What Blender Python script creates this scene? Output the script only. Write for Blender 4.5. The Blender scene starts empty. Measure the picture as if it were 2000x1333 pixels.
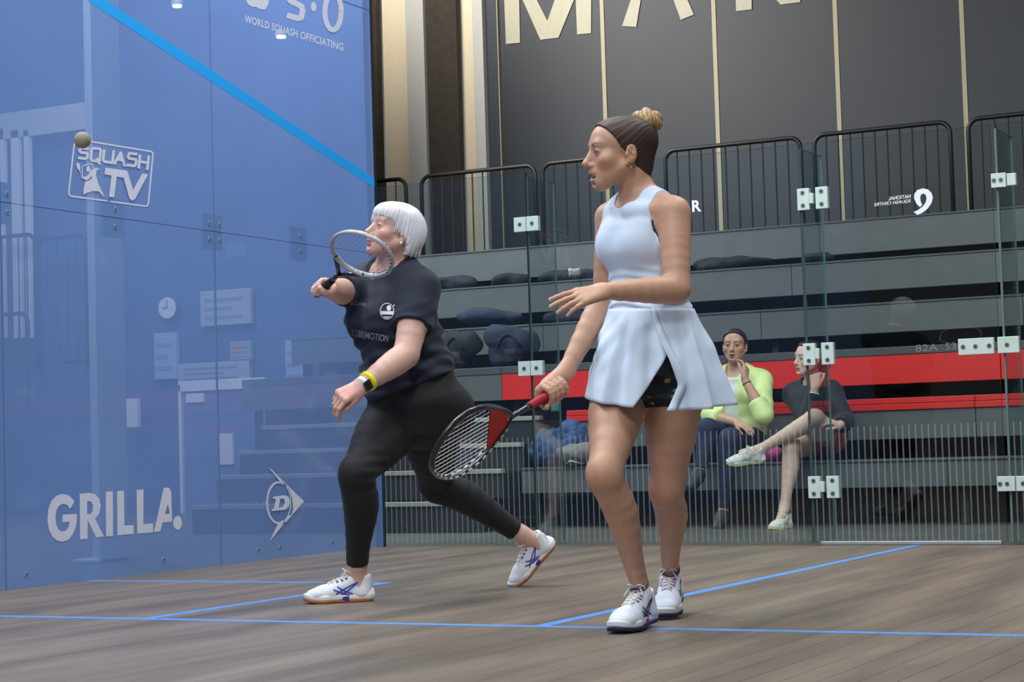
import bpy, bmesh, math, random
import numpy as np
from mathutils import Vector, Matrix
from mathutils.bvhtree import BVHTree

S = bpy.context.scene
COL = S.collection
random.seed(7)
NP = np.random.RandomState(7)

# ------------------------------------------------------------------ camera
CAM = np.array([6.01386, -9.80123, 0.581286])
YAW, PITCH, ROLL, FPX = -0.481347, 0.0531884, -0.0300206, 3782.98
FW = np.array([math.cos(PITCH)*math.sin(YAW), math.cos(PITCH)*math.cos(YAW), math.sin(PITCH)])
_r = np.cross(FW, [0, 0, 1.0]); _r /= np.linalg.norm(_r); _u = np.cross(_r, FW)
RT = _r*math.cos(ROLL) + _u*math.sin(ROLL)
UP = -_r*math.sin(ROLL) + _u*math.cos(ROLL)
cam_data = bpy.data.cameras.new('camera')
cam_data.sensor_width = 36.0
cam_data.lens = FPX/2000.0*36.0
cam_data.clip_start = 0.05
cam_data.clip_end = 200
cam = bpy.data.objects.new('camera', cam_data)
COL.objects.link(cam)
cam.matrix_world = Matrix(((RT[0], UP[0], -FW[0], CAM[0]), (RT[1], UP[1], -FW[1], CAM[1]),
                           (RT[2], UP[2], -FW[2], CAM[2]), (0, 0, 0, 1)))
S.camera = cam

# ------------------------------------------------------------------ light
world = bpy.data.worlds.new('hall_ambient')
S.world = world
world.use_nodes = True
world.node_tree.nodes['Background'].inputs[0].default_value = (0.80, 0.90, 1.0, 1)
world.node_tree.nodes['Background'].inputs[1].default_value = 0.15

def area(name, loc, size, power, color, aim=None, sy=None):
    d = bpy.data.lights.new(name, 'AREA')
    d.energy = power
    d.color = color
    d.shape = 'RECTANGLE'
    d.size = size
    d.size_y = sy or size
    o = bpy.data.objects.new(name, d)
    COL.objects.link(o)
    o.location = loc
    if aim is not None:
        o.rotation_euler = (Vector(aim) - Vector(loc)).to_track_quat('-Z', 'Y').to_euler()
    return o

# court lighting rig: four long lamps hung over the court, a row over the front
COOL = (0.93, 0.97, 1.0)
for lx in (1.3, 5.0):
    for ly in (-2.2, -6.6):
        area('court_lamp', (lx, ly, 6.2), 0.7, 150, COOL, (lx, ly, 0), 2.6)
area('court_lamp', (4.3, -11.5, 5.2), 3.2, 210, COOL, (2.6, -3.6, 0.9), 1.2)
area('unseen_hall_light', (-4.0, 4.5, 6.6), 3.0, 380, (1.0, 0.96, 0.88), (-1.5, 8.6, 4.0), 1.2)
area('unseen_hall_light', (4.5, 0.6, 6.5), 4.0, 130, COOL, (3.0, 4.0, 0.8), 1.0)
area('unseen_hall_light', (-0.5, -3.5, 5.6), 0.8, 260, COOL, (-1.0, -1.6, 1.0), 3.0)  # added unseen light that brightens the steel post behind the blue glass
area('unseen_hall_light', (-4.5, 1.0, 5.6), 3.0, 420, COOL, (-5.5, 5.0, 1.0), 3.0)

S.view_settings.view_transform = 'Standard'
S.view_settings.look = 'None'
S.view_settings.gamma = 1.0
S.view_settings.use_curve_mapping = False
S.view_settings.exposure = 0.0

# ------------------------------------------------------------------ pixel helpers (2000 x 1333 frame)
def ray(u, v):
    return FW + RT*((u-1000.0)/FPX) + UP*((666.5-v)/FPX)
def atX(u, v, X=0.0):
    r = ray(u, v); return CAM + r*((X-CAM[0])/r[0])
def atY(u, v, Y=0.0):
    r = ray(u, v); return CAM + r*((Y-CAM[1])/r[1])
def atZ(u, v, Z=0.0):
    r = ray(u, v); return CAM + r*((Z-CAM[2])/r[2])
def atD(u, v, D):
    return CAM + ray(u, v)*D
def proj(w):
    d = np.asarray(w, float)-CAM; z = d@FW
    return 1000+FPX*(d@RT)/z, 666.5-FPX*(d@UP)/z, z

# ------------------------------------------------------------------ materials
def lin(c):
    return tuple(((x/255.0)/12.92 if x/255.0 <= 0.04045 else ((x/255.0+0.055)/1.055)**2.4) for x in c)
MATS = {}
def mat(name, rgb, rough=0.5, metal=0.0, vary=0.0, scale=20.0, bump=0.0, bscale=60.0, coat=0.0, spec=0.5, stretch=None,
        objrand=0.0, wpos=False, sheen=0.0, sss=0.0, attr=None, emit=None, rough_vary=0.0):
    if name in MATS:
        return MATS[name]
    m = bpy.data.materials.new(name); m.use_nodes = True
    nt = m.node_tree; N = nt.nodes; L = nt.links
    b = N['Principled BSDF']
    c = lin(rgb)
    b.inputs['Base Color'].default_value = (*c, 1)
    b.inputs['Roughness'].default_value = rough
    b.inputs['Metallic'].default_value = metal
    b.inputs['Specular IOR Level'].default_value = spec
    b.inputs['Coat Weight'].default_value = coat
    b.inputs['Sheen Weight'].default_value = sheen
    if sss:
        b.inputs['Subsurface Weight'].default_value = sss
        b.inputs['Subsurface Radius'].default_value = (0.012, 0.005, 0.003)
    if emit:
        b.inputs['Emission Color'].default_value = (*c, 1)
        b.inputs['Emission Strength'].default_value = emit
    tc = N.new('ShaderNodeTexCoord')
    mp = N.new('ShaderNodeMapping')
    if wpos:
        gp = N.new('ShaderNodeNewGeometry'); L.new(gp.outputs['Position'], mp.inputs['Vector'])
    else:
        L.new(tc.outputs['Object'], mp.inputs['Vector'])
    if stretch:
        mp.inputs['Scale'].default_value = stretch
    src = None
    if attr:
        a = N.new('ShaderNodeVertexColor'); a.layer_name = attr
        src = a.outputs['Color']
    if vary or objrand:
        no = N.new('ShaderNodeTexNoise'); no.inputs['Scale'].default_value = scale
        no.inputs['Detail'].default_value = 5
        L.new(mp.outputs['Vector'], no.inputs['Vector'])
        mr = N.new('ShaderNodeMapRange')
        mr.inputs[1].default_value = 0.3; mr.inputs[2].default_value = 0.7
        mr.inputs[3].default_value = 1-vary; mr.inputs[4].default_value = 1+vary
        L.new(no.outputs['Fac'], mr.inputs[0])
        val = mr.outputs[0]
        if objrand:
            oi = N.new('ShaderNodeObjectInfo')
            m2 = N.new('ShaderNodeMapRange'); m2.inputs[3].default_value = 1-objrand; m2.inputs[4].default_value = 1+objrand
            L.new(oi.outputs['Random'], m2.inputs[0])
            mm = N.new('ShaderNodeMath'); mm.operation = 'MULTIPLY'
            L.new(val, mm.inputs[0]); L.new(m2.outputs[0], mm.inputs[1]); val = mm.outputs[0]
        vm = N.new('ShaderNodeVectorMath'); vm.operation = 'SCALE'
        if src is None:
            vm.inputs[0].default_value = c
        else:
            L.new(src, vm.inputs[0])
        L.new(val, vm.inputs['Scale'])
        src = vm.outputs[0]
    if src is not None:
        L.new(src, b.inputs['Base Color'])
    if rough_vary:
        n3 = N.new('ShaderNodeTexNoise'); n3.inputs['Scale'].default_value = scale*0.4
        L.new(mp.outputs['Vector'], n3.inputs['Vector'])
        m3 = N.new('ShaderNodeMapRange'); m3.inputs[3].default_value = rough-rough_vary; m3.inputs[4].default_value = rough+rough_vary
        L.new(n3.outputs['Fac'], m3.inputs[0]); L.new(m3.outputs[0], b.inputs['Roughness'])
    if bump:
        n2 = N.new('ShaderNodeTexNoise'); n2.inputs['Scale'].default_value = bscale
        n2.inputs['Detail'].default_value = 4
        L.new(mp.outputs['Vector'], n2.inputs['Vector'])
        bp = N.new('ShaderNodeBump'); bp.inputs['Strength'].default_value = bump; bp.inputs['Distance'].default_value = 0.004
        L.new(n2.outputs['Fac'], bp.inputs['Height']); L.new(bp.outputs['Normal'], b.inputs['Normal'])
    MATS[name] = m
    return m

def glass_mat(name, tint, gloss_rough=0.02, film=None, film_fac=0.0, ior=1.5, vary=0.0):
    """thin sheet glass: tinted straight-through light + Fresnel mirror (+ a printed film)"""
    m = bpy.data.materials.new(name); m.use_nodes = True
    nt = m.node_tree; N = nt.nodes; L = nt.links
    N.remove(N['Principled BSDF'])
    out = N['Material Output']
    tr = N.new('ShaderNodeBsdfTransparent'); tr.inputs[0].default_value = (*tint, 1)
    gl = N.new('ShaderNodeBsdfGlossy'); gl.inputs['Roughness'].default_value = gloss_rough
    fr = N.new('ShaderNodeFresnel')
    ge = N.new('ShaderNodeNewGeometry'); mi = N.new('ShaderNodeMix')     # same reflectance from both sides of the sheet
    mi.inputs[2].default_value = ior; mi.inputs[3].default_value = 1.0/ior
    L.new(ge.outputs['Backfacing'], mi.inputs[0]); L.new(mi.outputs[0], fr.inputs[0])
    body = tr.outputs[0]
    if film:
        df = N.new('ShaderNodeBsdfDiffuse')
        df.inputs[0].default_value = (*lin(film), 1)
        if vary:
            tc = N.new('ShaderNodeTexCoord')
            no = N.new('ShaderNodeTexNoise'); no.inputs['Scale'].default_value = 1.3; no.inputs['Detail'].default_value = 6
            L.new(tc.outputs['Object'], no.inputs['Vector'])
            mr = N.new('ShaderNodeMapRange'); mr.inputs[1].default_value = 0.3; mr.inputs[2].default_value = 0.7
            mr.inputs[3].default_value = 1-vary; mr.inputs[4].default_value = 1+vary
            L.new(no.outputs['Fac'], mr.inputs[0])
            vm = N.new('ShaderNodeVectorMath'); vm.operation = 'SCALE'; vm.inputs[0].default_value = lin(film)
            L.new(mr.outputs[0], vm.inputs['Scale']); L.new(vm.outputs[0], df.inputs[0])
        mx = N.new('ShaderNodeMixShader'); mx.inputs[0].default_value = film_fac
        L.new(tr.outputs[0], mx.inputs[1]); L.new(df.outputs[0], mx.inputs[2])
        body = mx.outputs[0]
    m2 = N.new('ShaderNodeMixShader')
    L.new(fr.outputs[0], m2.inputs[0]); L.new(body, m2.inputs[1]); L.new(gl.outputs[0], m2.inputs[2])
    L.new(m2.outputs[0], out.inputs[0])
    MATS[name] = m
    return m

# ------------------------------------------------------------------ mesh helpers
class MB:
    """collects faces for one mesh object"""
    def __init__(s): s.v = []; s.f = []; s.m = []
    def add(s, v, f, mi=0):
        o = len(s.v); s.v += [tuple(map(float, p)) for p in v]
        s.f += [tuple(i+o for i in q) for q in f]; s.m += [mi]*len(f); return s
    def box(s, a, b, mi=0):
        x0, y0, z0 = a; x1, y1, z1 = b
        v = [(x0,y0,z0),(x1,y0,z0),(x1,y1,z0),(x0,y1,z0),(x0,y0,z1),(x1,y0,z1),(x1,y1,z1),(x0,y1,z1)]
        return s.add(v, [(3,2,1,0),(4,5,6,7),(0,1,5,4),(1,2,6,5),(2,3,7,6),(3,0,4,7)], mi)
    def bbox(s, a, b, r=0.01, mi=0):
        """box with chamfered vertical and horizontal edges"""
        bm = bmesh.new(); bmesh.ops.create_cube(bm, size=1.0)
        for v in bm.verts:
            v.co = Vector([(a[i]+b[i])/2 + v.co[i]*(b[i]-a[i]) for i in range(3)])
        bmesh.ops.bevel(bm, geom=bm.edges[:], offset=r, segments=2, affect='EDGES', profile=0.5)
        bm.verts.index_update()
        s.add([v.co[:] for v in bm.verts], [[v.index for v in f.verts] for f in bm.faces], mi); bm.free(); return s
    def tube(s, pts, r, n=8, mi=0, closed=False, cap=True, ell=None):
        pts = [np.asarray(p, float) for p in pts]; k = len(pts)
        rs = r if hasattr(r, '__len__') else [r]*k
        T = []
        for i in range(k):
            a = pts[(i-1) % k] if (closed or i) else pts[i]; b = pts[(i+1) % k] if (closed or i < k-1) else pts[i]
            t = b-a; T.append(t/(np.linalg.norm(t)+1e-12))
        ref = np.array([0, 0, 1.0]) if abs(T[0][2]) < 0.9 else np.array([1.0, 0, 0])
        nrm = np.cross(T[0], ref); nrm /= np.linalg.norm(nrm)
        v = []
        for i in range(k):
            nrm = nrm - T[i]*(nrm@T[i]); nrm /= np.linalg.norm(nrm)+1e-12
            bi = np.cross(T[i], nrm)
            ea, eb = ell if ell else (1, 1)
            for j in range(n):
                a = 2*math.pi*j/n
                v.append(pts[i]+rs[i]*(ea*math.cos(a)*nrm+eb*math.sin(a)*bi))
        f = []
        for i in range(k if closed else k-1):
            i2 = (i+1) % k
            for j in range(n):
                j2 = (j+1) % n
                f.append((i*n+j, i*n+j2, i2*n+j2, i2*n+j))
        if cap and not closed:
            f.append(tuple(range(n-1, -1, -1))); f.append(tuple((k-1)*n+j for j in range(n)))
        return s.add(v, f, mi)
    def cyl(s, c, axis, r, h, n=16, mi=0):
        c = np.asarray(c, float); a = np.asarray(axis, float); a /= np.linalg.norm(a)
        return s.tube([c-a*h/2, c+a*h/2], r, n, mi)
    def sphere(s, c, r, n=12, mi=0, sc=(1, 1, 1)):
        v = []; f = []; m = n//2
        for i in range(1, m):
            t = math.pi*i/m
            for j in range(n):
                p = 2*math.pi*j/n
                v.append((c[0]+r*sc[0]*math.sin(t)*math.cos(p), c[1]+r*sc[1]*math.sin(t)*math.sin(p), c[2]+r*sc[2]*math.cos(t)))
        v.append((c[0], c[1], c[2]+r*sc[2])); v.append((c[0], c[1], c[2]-r*sc[2]))
        for i in range(m-2):
            for j in range(n):
                j2 = (j+1) % n
                f.append((i*n+j, (i+1)*n+j, (i+1)*n+j2, i*n+j2))
        for j in range(n):
            j2 = (j+1) % n
            f.append((len(v)-2, j, j2)); f.append((len(v)-1, (m-2)*n+j2, (m-2)*n+j))
        return s.add(v, f, mi)
    def build(s, name, mats, parent=None, smooth=False, recalc=True):
        me = bpy.data.meshes.new(name)
        me.from_pydata(s.v, [], s.f)
        if not isinstance(mats, (list, tuple)): mats = [mats]
        for m in mats: me.materials.append(m)
        if len(mats) > 1: me.polygons.foreach_set('material_index', s.m)
        if recalc:
            bm = bmesh.new(); bm.from_mesh(me); bmesh.ops.recalc_face_normals(bm, faces=bm.faces); bm.to_mesh(me); bm.free()
        if smooth: me.polygons.foreach_set('use_smooth', [True]*len(me.polygons))
        me.update()
        return link(name, me, parent)

def link(name, me, parent=None):
    o = bpy.data.objects.new(name, me); COL.objects.link(o)
    if parent is not None: o.parent = parent
    return o
def empty(name, loc=(0, 0, 0)):
    o = bpy.data.objects.new(name, None); COL.objects.link(o); o.location = loc
    o.empty_display_size = 0.1
    return o
def tag(o, label=None, cat=None, group=None, kind=None):
    if label: o['label'] = label
    if cat: o['category'] = cat
    if group: o['group'] = group
    if kind: o['kind'] = kind
    return o
def root(name, label, cat, group=None):
    """parts of a thing are modelled in world coordinates under an Empty left at the origin; moved to the base by settle()"""
    return tag(empty(name), label, cat, group)
def settle(o, base):
    """put the Empty at the thing's base while its parts stay where they are"""
    b = Vector([float(x) for x in base])
    o.location = b
    for c in o.children: c.matrix_parent_inverse = Matrix.Translation(-b)
    return o

# flat print: polygons / strokes mapped through a function to a surface
def prism(polys, fn, name, m, parent, lift=(0, 0, 0)):
    """polys: list of outlines (lists of 2-D points); filled with bmesh triangle_fill, mapped by fn"""
    mb = MB()
    for n_, outer in enumerate(polys):
        lf = np.array(lift)*n_*3e-5          # overlapping strokes lie a hair apart
        loops = outer if isinstance(outer[0][0], (list, tuple)) else [outer]
        bm = bmesh.new()
        for lp in loops:
            vs = [bm.verts.new((p[0], p[1], 0)) for p in lp]
            for i in range(len(vs)):
                try: bm.edges.new((vs[i], vs[(i+1) % len(vs)]))
                except ValueError: pass
        bmesh.ops.triangle_fill(bm, edges=bm.edges[:], use_beauty=True, use_dissolve=False)
        bm.verts.index_update()
        mb.add([np.asarray(fn(v.co.x, v.co.y))+lf for v in bm.verts], [[v.index for v in f.verts] for f in bm.faces]); bm.free()
    return mb.build(name, m, parent, recalc=False)
def stroke(pts, w, closed=False, round_ends=True, n=5):
    """outline of a thick polyline as a list of convex polygons"""
    out = []
    P = [np.array(p, float) for p in pts]
    k = len(P)
    for i in range(k if closed else k-1):
        a, b = P[i], P[(i+1) % k]; d = b-a; l = np.linalg.norm(d)
        if l < 1e-9: continue
        d /= l; q = np.array([-d[1], d[0]])*w/2
        out.append([tuple(a+q), tuple(a-q), tuple(b-q), tuple(b+q)])
    js = range(k) if (round_ends or closed) else range(1, k-1)
    for i in js:
        out.append([tuple(P[i]+w/2*np.array([math.cos(t), math.sin(t)])) for t in np.linspace(0, 2*math.pi, 11)[:-1]])
    return out
def arc(cx, cy, rx, ry, a0, a1, n=16):
    return [(cx+rx*math.cos(math.radians(a)), cy+ry*math.sin(math.radians(a))) for a in np.linspace(a0, a1, n)]
def text_geo(txt, bold=0.0, spacing=1.0):
    """default-font text -> triangles in a unit box (x 0..1, y 0..1), aspect"""
    cu = bpy.data.curves.new('lettering_source', 'FONT'); cu.body = txt; cu.offset = bold; cu.space_character = spacing
    cu.resolution_u = 4
    o = bpy.data.objects.new('lettering_source', cu); COL.objects.link(o)
    dg = bpy.context.evaluated_depsgraph_get()
    me = o.evaluated_get(dg).to_mesh()
    v = np.array([x.co[:2] for x in me.vertices]); f = [tuple(p.vertices) for p in me.polygons]
    o.evaluated_get(dg).to_mesh_clear()
    bpy.data.objects.remove(o); bpy.data.curves.remove(cu)
    lo = v.min(0); hi = v.max(0)
    return (v-lo)/(hi-lo), f, (hi[0]-lo[0])/(hi[1]-lo[1])
def quad_map(tl, tr, br, bl):
    """projective map of the unit square (y up) to four pixel corners"""
    src = [(0, 1), (1, 1), (1, 0), (0, 0)]; A = []; B = []
    for (x, y), (u, v) in zip(src, (tl, tr, br, bl)):
        A.append([x, y, 1, 0, 0, 0, -u*x, -u*y]); B.append(u)
        A.append([0, 0, 0, x, y, 1, -v*x, -v*y]); B.append(v)
    h = np.linalg.solve(np.array(A, float), np.array(B, float))
    def g(x, y):
        w = h[6]*x+h[7]*y+1
        return (h[0]*x+h[1]*y+h[2])/w, (h[3]*x+h[4]*y+h[5])/w
    return g
def text_on(txt, corners, surf, name, m, parent, bold=0.02, mirror=False, spacing=1.0):
    v, f, asp = text_geo(txt, bold, spacing); g = quad_map(*corners)
    mb = MB(); mb.add([surf(*g(1-x if mirror else x, y)) for x, y in v], f)
    return mb.build(name, m, parent, recalc=False)
# ================================================================== THE COURT
M_plank = mat('floor_board', (113, 101, 88), 0.42, vary=0.36, scale=1.5, stretch=(3.2, 0.45, 1), objrand=0.07, wpos=True, bump=0.06, bscale=120, rough_vary=0.12)
M_gap = mat('floor_gap', (60, 52, 46), 0.8)
M_line = mat('line_paint', (88, 142, 212), 0.5, vary=0.15, scale=30)
floor = tag(MB().box((-0.0, -9.75, -0.06), (6.4, 0.0, -0.004)).build('floor', M_gap), kind='structure')
# boards: 9 cm wide, running along the court, staggered joints
boards = []
x = 0.0
i = 0
while x < 6.4-1e-6:
    w = 0.089
    y = -9.75 - (i*0.77 % 2.2)
    while y < 0:
        l = 2.2
        a, b = max(y, -9.75), min(y+l, 0.0)
        if b-a > 0.02: boards.append((x, a, min(x+w, 6.4), b))
        y += l
    x += 0.09; i += 1
def seen(bd):
    for fx in (0, 1):
        for fy in (0, .25, .5, .75, 1):
            p = (bd[0]+fx*(bd[2]-bd[0]), bd[1]+fy*(bd[3]-bd[1]), 0)
            if (np.array(p)-CAM)@FW > 0.5:
                u, v, z = proj(p)
                if -10 < u < 2010 and v < 1345: return z
    return None
vis = [(seen(b), b) for b in boards]
order = sorted([t for t in vis if t[0] is not None], key=lambda t: t[0])
parts = order[:290]
rest = [b for z, b in order[290:]] + [b for z, b in vis if z is None]
cache = {}
for z, b in parts:
    key = (round(b[2]-b[0], 3), round(b[3]-b[1], 3))
    if key not in cache:
        mb = MB(); w, l = key; c = 0.0012
        mb.add([(0,0,-.02),(w,0,-.02),(w,l,-.02),(0,l,-.02),(0,0,-c),(w,0,-c),(w,l,-c),(0,l,-c),(c,c,0),(w-c,c,0),(w-c,l-c,0),(c,l-c,0)],
               [(0,1,5,4),(1,2,6,5),(2,3,7,6),(3,0,4,7),(4,5,9,8),(5,6,10,9),(6,7,11,10),(7,4,8,11),(8,9,10,11)])
        o = mb.build('floor_board', M_plank, floor); cache[key] = o.data
    else:
        o = link('floor_board', cache[key], floor)
    o.location = (b[0], b[1], 0)
mb = MB()
for b in rest: mb.box((b[0], b[1], -.02), (b[2]-.001, b[3]-.001, 0))
tag(mb.build('far_boards', M_plank, floor), kind='stuff')
lw = 0.05
def court_line(x0, y0, x1, y1):
    MB().box((x0, y0, -0.002), (x1, y1, 0.0008)).build('court_line', M_line, floor)
court_line(0, -4.31, 6.4, -4.26)
court_line(3.175, -4.26, 3.225, 0.0)
court_line(1.60, -4.26, 1.65, -2.61)
court_line(0, -2.66, 1.60, -2.61)
court_line(4.75, -4.26, 4.80, -2.61)
court_line(4.80, -2.66, 6.4, -2.61)

# hall floor around the court
M_hall = mat('hall_floor', (84, 86, 84), 0.45, vary=0.18, scale=3, bump=0.05)
hf = MB()
hf.box((-14, 0.0, -0.12), (14, 10, -0.003)); hf.box((-14, -12, -0.12), (0.0, 0.0, -0.003)); hf.box((6.4, -12, -0.12), (14, 0, -0.003)); hf.box((0, -12, -.12), (6.4, -9.75, -.003))
tag(hf.build('floor_hall', M_hall), kind='structure')

# ------------------------------------------------------------------ blue glass side wall
M_blue = glass_mat('blue_film_glass', (0.72, 0.84, 1.0), 0.05, film=(114, 145, 203), film_fac=0.75, vary=0.05, ior=1.38)
M_edge = mat('glass_edge', (38, 78, 72), 0.2, spec=0.6)
M_dark = mat('dark_frame', (34, 33, 32), 0.6)
M_plate = mat('fitting_plate', (196, 212, 204), 0.42, metal=0.0, vary=0.04, coat=0.3)
M_bplate = mat('blue_plate', (92, 132, 184), 0.35)
M_bolt = mat('bolt_steel', (150, 158, 158), 0.3, metal=0.8)
M_boltd = mat('bolt_socket', (36, 40, 42), 0.5)
M_bedge = mat('blue_glass_edge', (92, 118, 160), 0.4)
M_wbolt = mat('wall_bolt', (128, 148, 176), 0.35)
M_wboltd = mat('wall_bolt_socket', (58, 72, 96), 0.5)
wall = tag(empty('wall_left'), kind='structure')
ys = [0.0, -1.6, -3.2, -4.8, -6.4, -8.0, -9.75]
zs = [0.0, 1.735, 3.2, 4.6]
for i in range(len(ys)-1):
    for j in range(len(zs)-1):
        mb = MB(); g = 0.0015
        a = (-0.012, ys[i+1]+g, zs[j]+g); b = (0.0, ys[i]-g, zs[j+1]-g)
        x0, y0, z0 = a; x1, y1, z1 = b
        v = [(x0,y0,z0),(x1,y0,z0),(x1,y1,z0),(x0,y1,z0),(x0,y0,z1),(x1,y0,z1),(x1,y1,z1),(x0,y1,z1)]
        mb.add(v, [(1,2,6,5)], 0); mb.add(v, [(3,2,1,0),(4,5,6,7),(0,1,5,4),(2,3,7,6)], 1)
        mb.build('glass_panel', [M_blue, M_bedge], wall)
# base bolts and seam bolts
def bolt(c, ax, r, parent, h=0.006):
    c = np.array(c, float); ax = np.array(ax, float)
    mb = MB(); mb.cyl(c+ax*h/2, ax, r, h, 14, 0); mb.cyl(c+ax*(h+0.0006), ax, r*0.45, 0.0014, 8, 1)
    return mb.build('bolt', [M_wbolt, M_wboltd] if parent is wall else [M_bolt, M_boltd], parent, smooth=False)
for y in (-3.07, -2.08, -1.27, -1.07, -0.55, -3.9, -4.4, -5.3, -6.2):
    bolt((0.0, y, 0.062), (1, 0, 0), 0.013, wall, 0.003)
for y in (-0.8, -1.6, -2.4, -3.2, -4.0):
    mb = MB(); mb.bbox((-0.03, y-0.085, 1.735-0.095), (-0.0125, y+0.085, 1.735+0.095), 0.004)
    mb.build('seam_plate', M_bplate, wall)
    for dy in ((-0.045, 0.045) if abs(y/1.6-round(y/1.6)) < 1e-3 else (0.0,)):
        for dz in (-0.042, 0.042):
            bolt((0.0, y+dy, 1.735+dz), (1, 0, 0), 0.012, wall, 0.003)
# end post and steel fins behind the wall
MB().box((-0.05, 0.0, 0.0), (-0.0, 0.03, 4.6)).build('end_post', M_dark, wall)
M_post = mat('pale_steel', (196, 206, 214), 0.4, vary=0.05)
# print on the wall -------------------------------------------------
M_out = mat('out_line', (30, 160, 238), 0.45)
M_vinyl = mat('white_vinyl', (205, 208, 226), 0.5, vary=0.04, scale=40)
def onwall(u, v): p = atX(u, v, 0.0015); return (0.0015, p[1], p[2])
mb = MB(); y1 = -9.75
mb.add([(0.001, 0, 2.13), (0.001, y1, 4.54), (0.001, y1, 4.60), (0.001, 0, 2.19)], [(0, 1, 2, 3)])
mb.build('out_line', M_out, wall, recalc=False)
# wide two-line television emblem (traced in crop coordinates)
def c3(x, y): return onwall(110+x/7.405, 240+y/7.405)
W = []
W += stroke([(300,255),(500,272),(1370,415),(1400,440),(1395,480),(1330,1170),(1310,1205),(1275,1205),(790,1140)], 24)
W += stroke([(730,1130),(210,1062),(182,1035),(180,990),(255,330),(268,280),(300,255)], 24)
S1 = [(470,372),(360,368),(338,385),(335,410),(350,428),(440,438),(452,460),(446,500),(420,522),(310,505)]
W += stroke(S1, 40, round_ends=False)
W += stroke([(520,365),(625,378),(640,400),(622,545),(600,562),(510,545),(495,525),(505,385),(520,365)], 38, round_ends=False)
W += [[(560,520),(600,505),(645,600),(605,605)]]
W += stroke([(688,385),(672,540),(690,562),(790,578),(808,560),(826,400)], 40, round_ends=False)
W += [[(805,600),(915,415),(945,420),(1000,635),(962,630),(945,560),(880,550),(850,606)]]
W += stroke([(1165,455),(1055,442),(1040,460),(1035,500),(1050,518),(1140,530),(1150,550),(1142,610),(1125,625),(1005,612)], 40, round_ends=False)
W += stroke([(1205,460),(1185,662)], 40, round_ends=False); W += stroke([(1330,478),(1308,684)], 40, round_ends=False); W += stroke([(1195,562),(1318,580)], 38, round_ends=False)
W += [[(700,650),(1015,692),(1040,760),(1105,970),(1235,735),(1322,748),(1135,1100),(1090,1130),(1050,1095),(965,795),(868,780),(830,1080),(755,1070),(790,765),(690,745)]]
# stylised player: head, racket arm, swirl body
W += [[(282,585),(310,580),(335,605),(340,680),(352,760),(395,785),(450,765),(490,690),(560,650),(625,672),(575,690),(568,760),(600,880),(650,985),(690,1078),(655,1045),(610,995),(520,990),(430,1015),(383,1045),(385,960),(410,850),(470,835),(515,800),(500,770),(470,810),(420,832),(365,800),(330,700),(295,660)]]
W += [arc(455, 670, 28, 42, 0, 360, 16)[:-1]]
W += stroke([(372,775),(362,640),(380,622),(500,592),(515,600),(528,650)], 13)
prism(W, c3, 'emblem', M_vinyl, wall, (1, 0, 0))
# big word near the floor (traced)
def c4(x, y): return onwall(70+x/3.509, 900+y/3.509)
G = []
G += [arc(178, 393, 98, 164, -28, -330, 40) + [(282,368),(184,372),(182,424),(229,420)] + [(226,450),(205,480),(180,488),(155,470),(137,430),(134,390),(139,345),(155,315),(180,298),(205,302),(232,330)]]
G[-1] = [(265,280),(236,332),(212,304),(185,297),(160,310),(142,340),(134,385),(138,435),(155,475),(178,488),(205,482),(226,452),(231,420),(182,424),(184,372),(282,366),(281,410),(272,462),(252,510),(222,545),(185,557),(150,552),(115,525),(90,475),(79,410),(84,340),(105,278),(140,242),(180,229),(225,238)]
G += [[[(300,228),(365,222),(408,232),(435,262),(444,305),(438,355),(420,385),(405,400),(468,522),(412,527),(356,410),(354,538),(303,541)], [(352,278),(352,368),(375,366),(390,345),(391,305),(378,282)]]]
G += [[(479,214),(528,211),(529,518),(481,522)], [(556,210),(604,207),(607,447),(670,443),(671,503),(559,514)], [(690,202),(738,198),(737,437),(803,431),(803,493),(694,502)]]
G += [[[(876,188),(912,186),(928,215),(934,420),(868,426),(852,487),(808,491),(828,405)], [(905,300),(884,368),(918,364)]]]
G += [arc(971, 428, 30, 48, 0, 360, 24)[:-1]]
prism(G, c4, 'lettering', M_vinyl, wall, (1, 0, 0))
# arrow emblem
A = stroke(arc(1662, 290, 78, 140, 62, 295, 36), 15, round_ends=False)
A += stroke(arc(1668, 290, 76, 138, 62, -52, 24), 8, round_ends=False)
A += [[(1592,48),(1610,60),(1690,140),(1835,280),(1745,385),(1760,330),(1752,260),(1735,200),(1705,160),(1672,148)],
      [(1752,375),(1710,425),(1695,420),(1730,375)], [(1693,428),(1688,445),(1598,555),(1655,435)],
      [[(1622,248),(1700,238),(1730,250),(1738,280),(1730,315),(1708,338),(1612,348),(1612,335),(1626,330),(1640,265),(1620,262)], [(1672,262),(1660,325),(1690,318),(1702,290),(1695,262)]]]
prism(A, c4, 'emblem', M_vinyl, wall, (1, 0, 0))
# officiating logo at the top
def c2(x, y): return onwall(400+x/5.556, y/5.556)
O = stroke([(470,-160),(480,20),(520,50),(560,40),(590,70),(640,80),(665,40),(680,-150)], 52)
O += [[(450,-60),(690,-60),(690,20),(660,90),(620,105),(570,75),(520,75),(470,50),(448,10)]]
O += stroke([(1060,-90),(930,-105),(905,-70),(910,-20),(930,10),(1000,45),(1050,70),(1060,120),(1045,190),(1010,200),(890,165)], 62, round_ends=False)
O += [arc(1180, 73, 30, 52, 0, 360, 20)[:-1]]
O += stroke(arc(1388, 130, 88, 195, 0, 360, 40)[:-1], 58, closed=True)
prism(O, c2, 'lettering', M_vinyl, wall, (1, 0, 0))
text_on('WORLD SQUASH OFFICIATING', [(478.5,29),(671,85),(670,103),(477.5,46)], onwall, 'lettering', M_vinyl, wall, bold=0.022, spacing=1.05)

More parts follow.
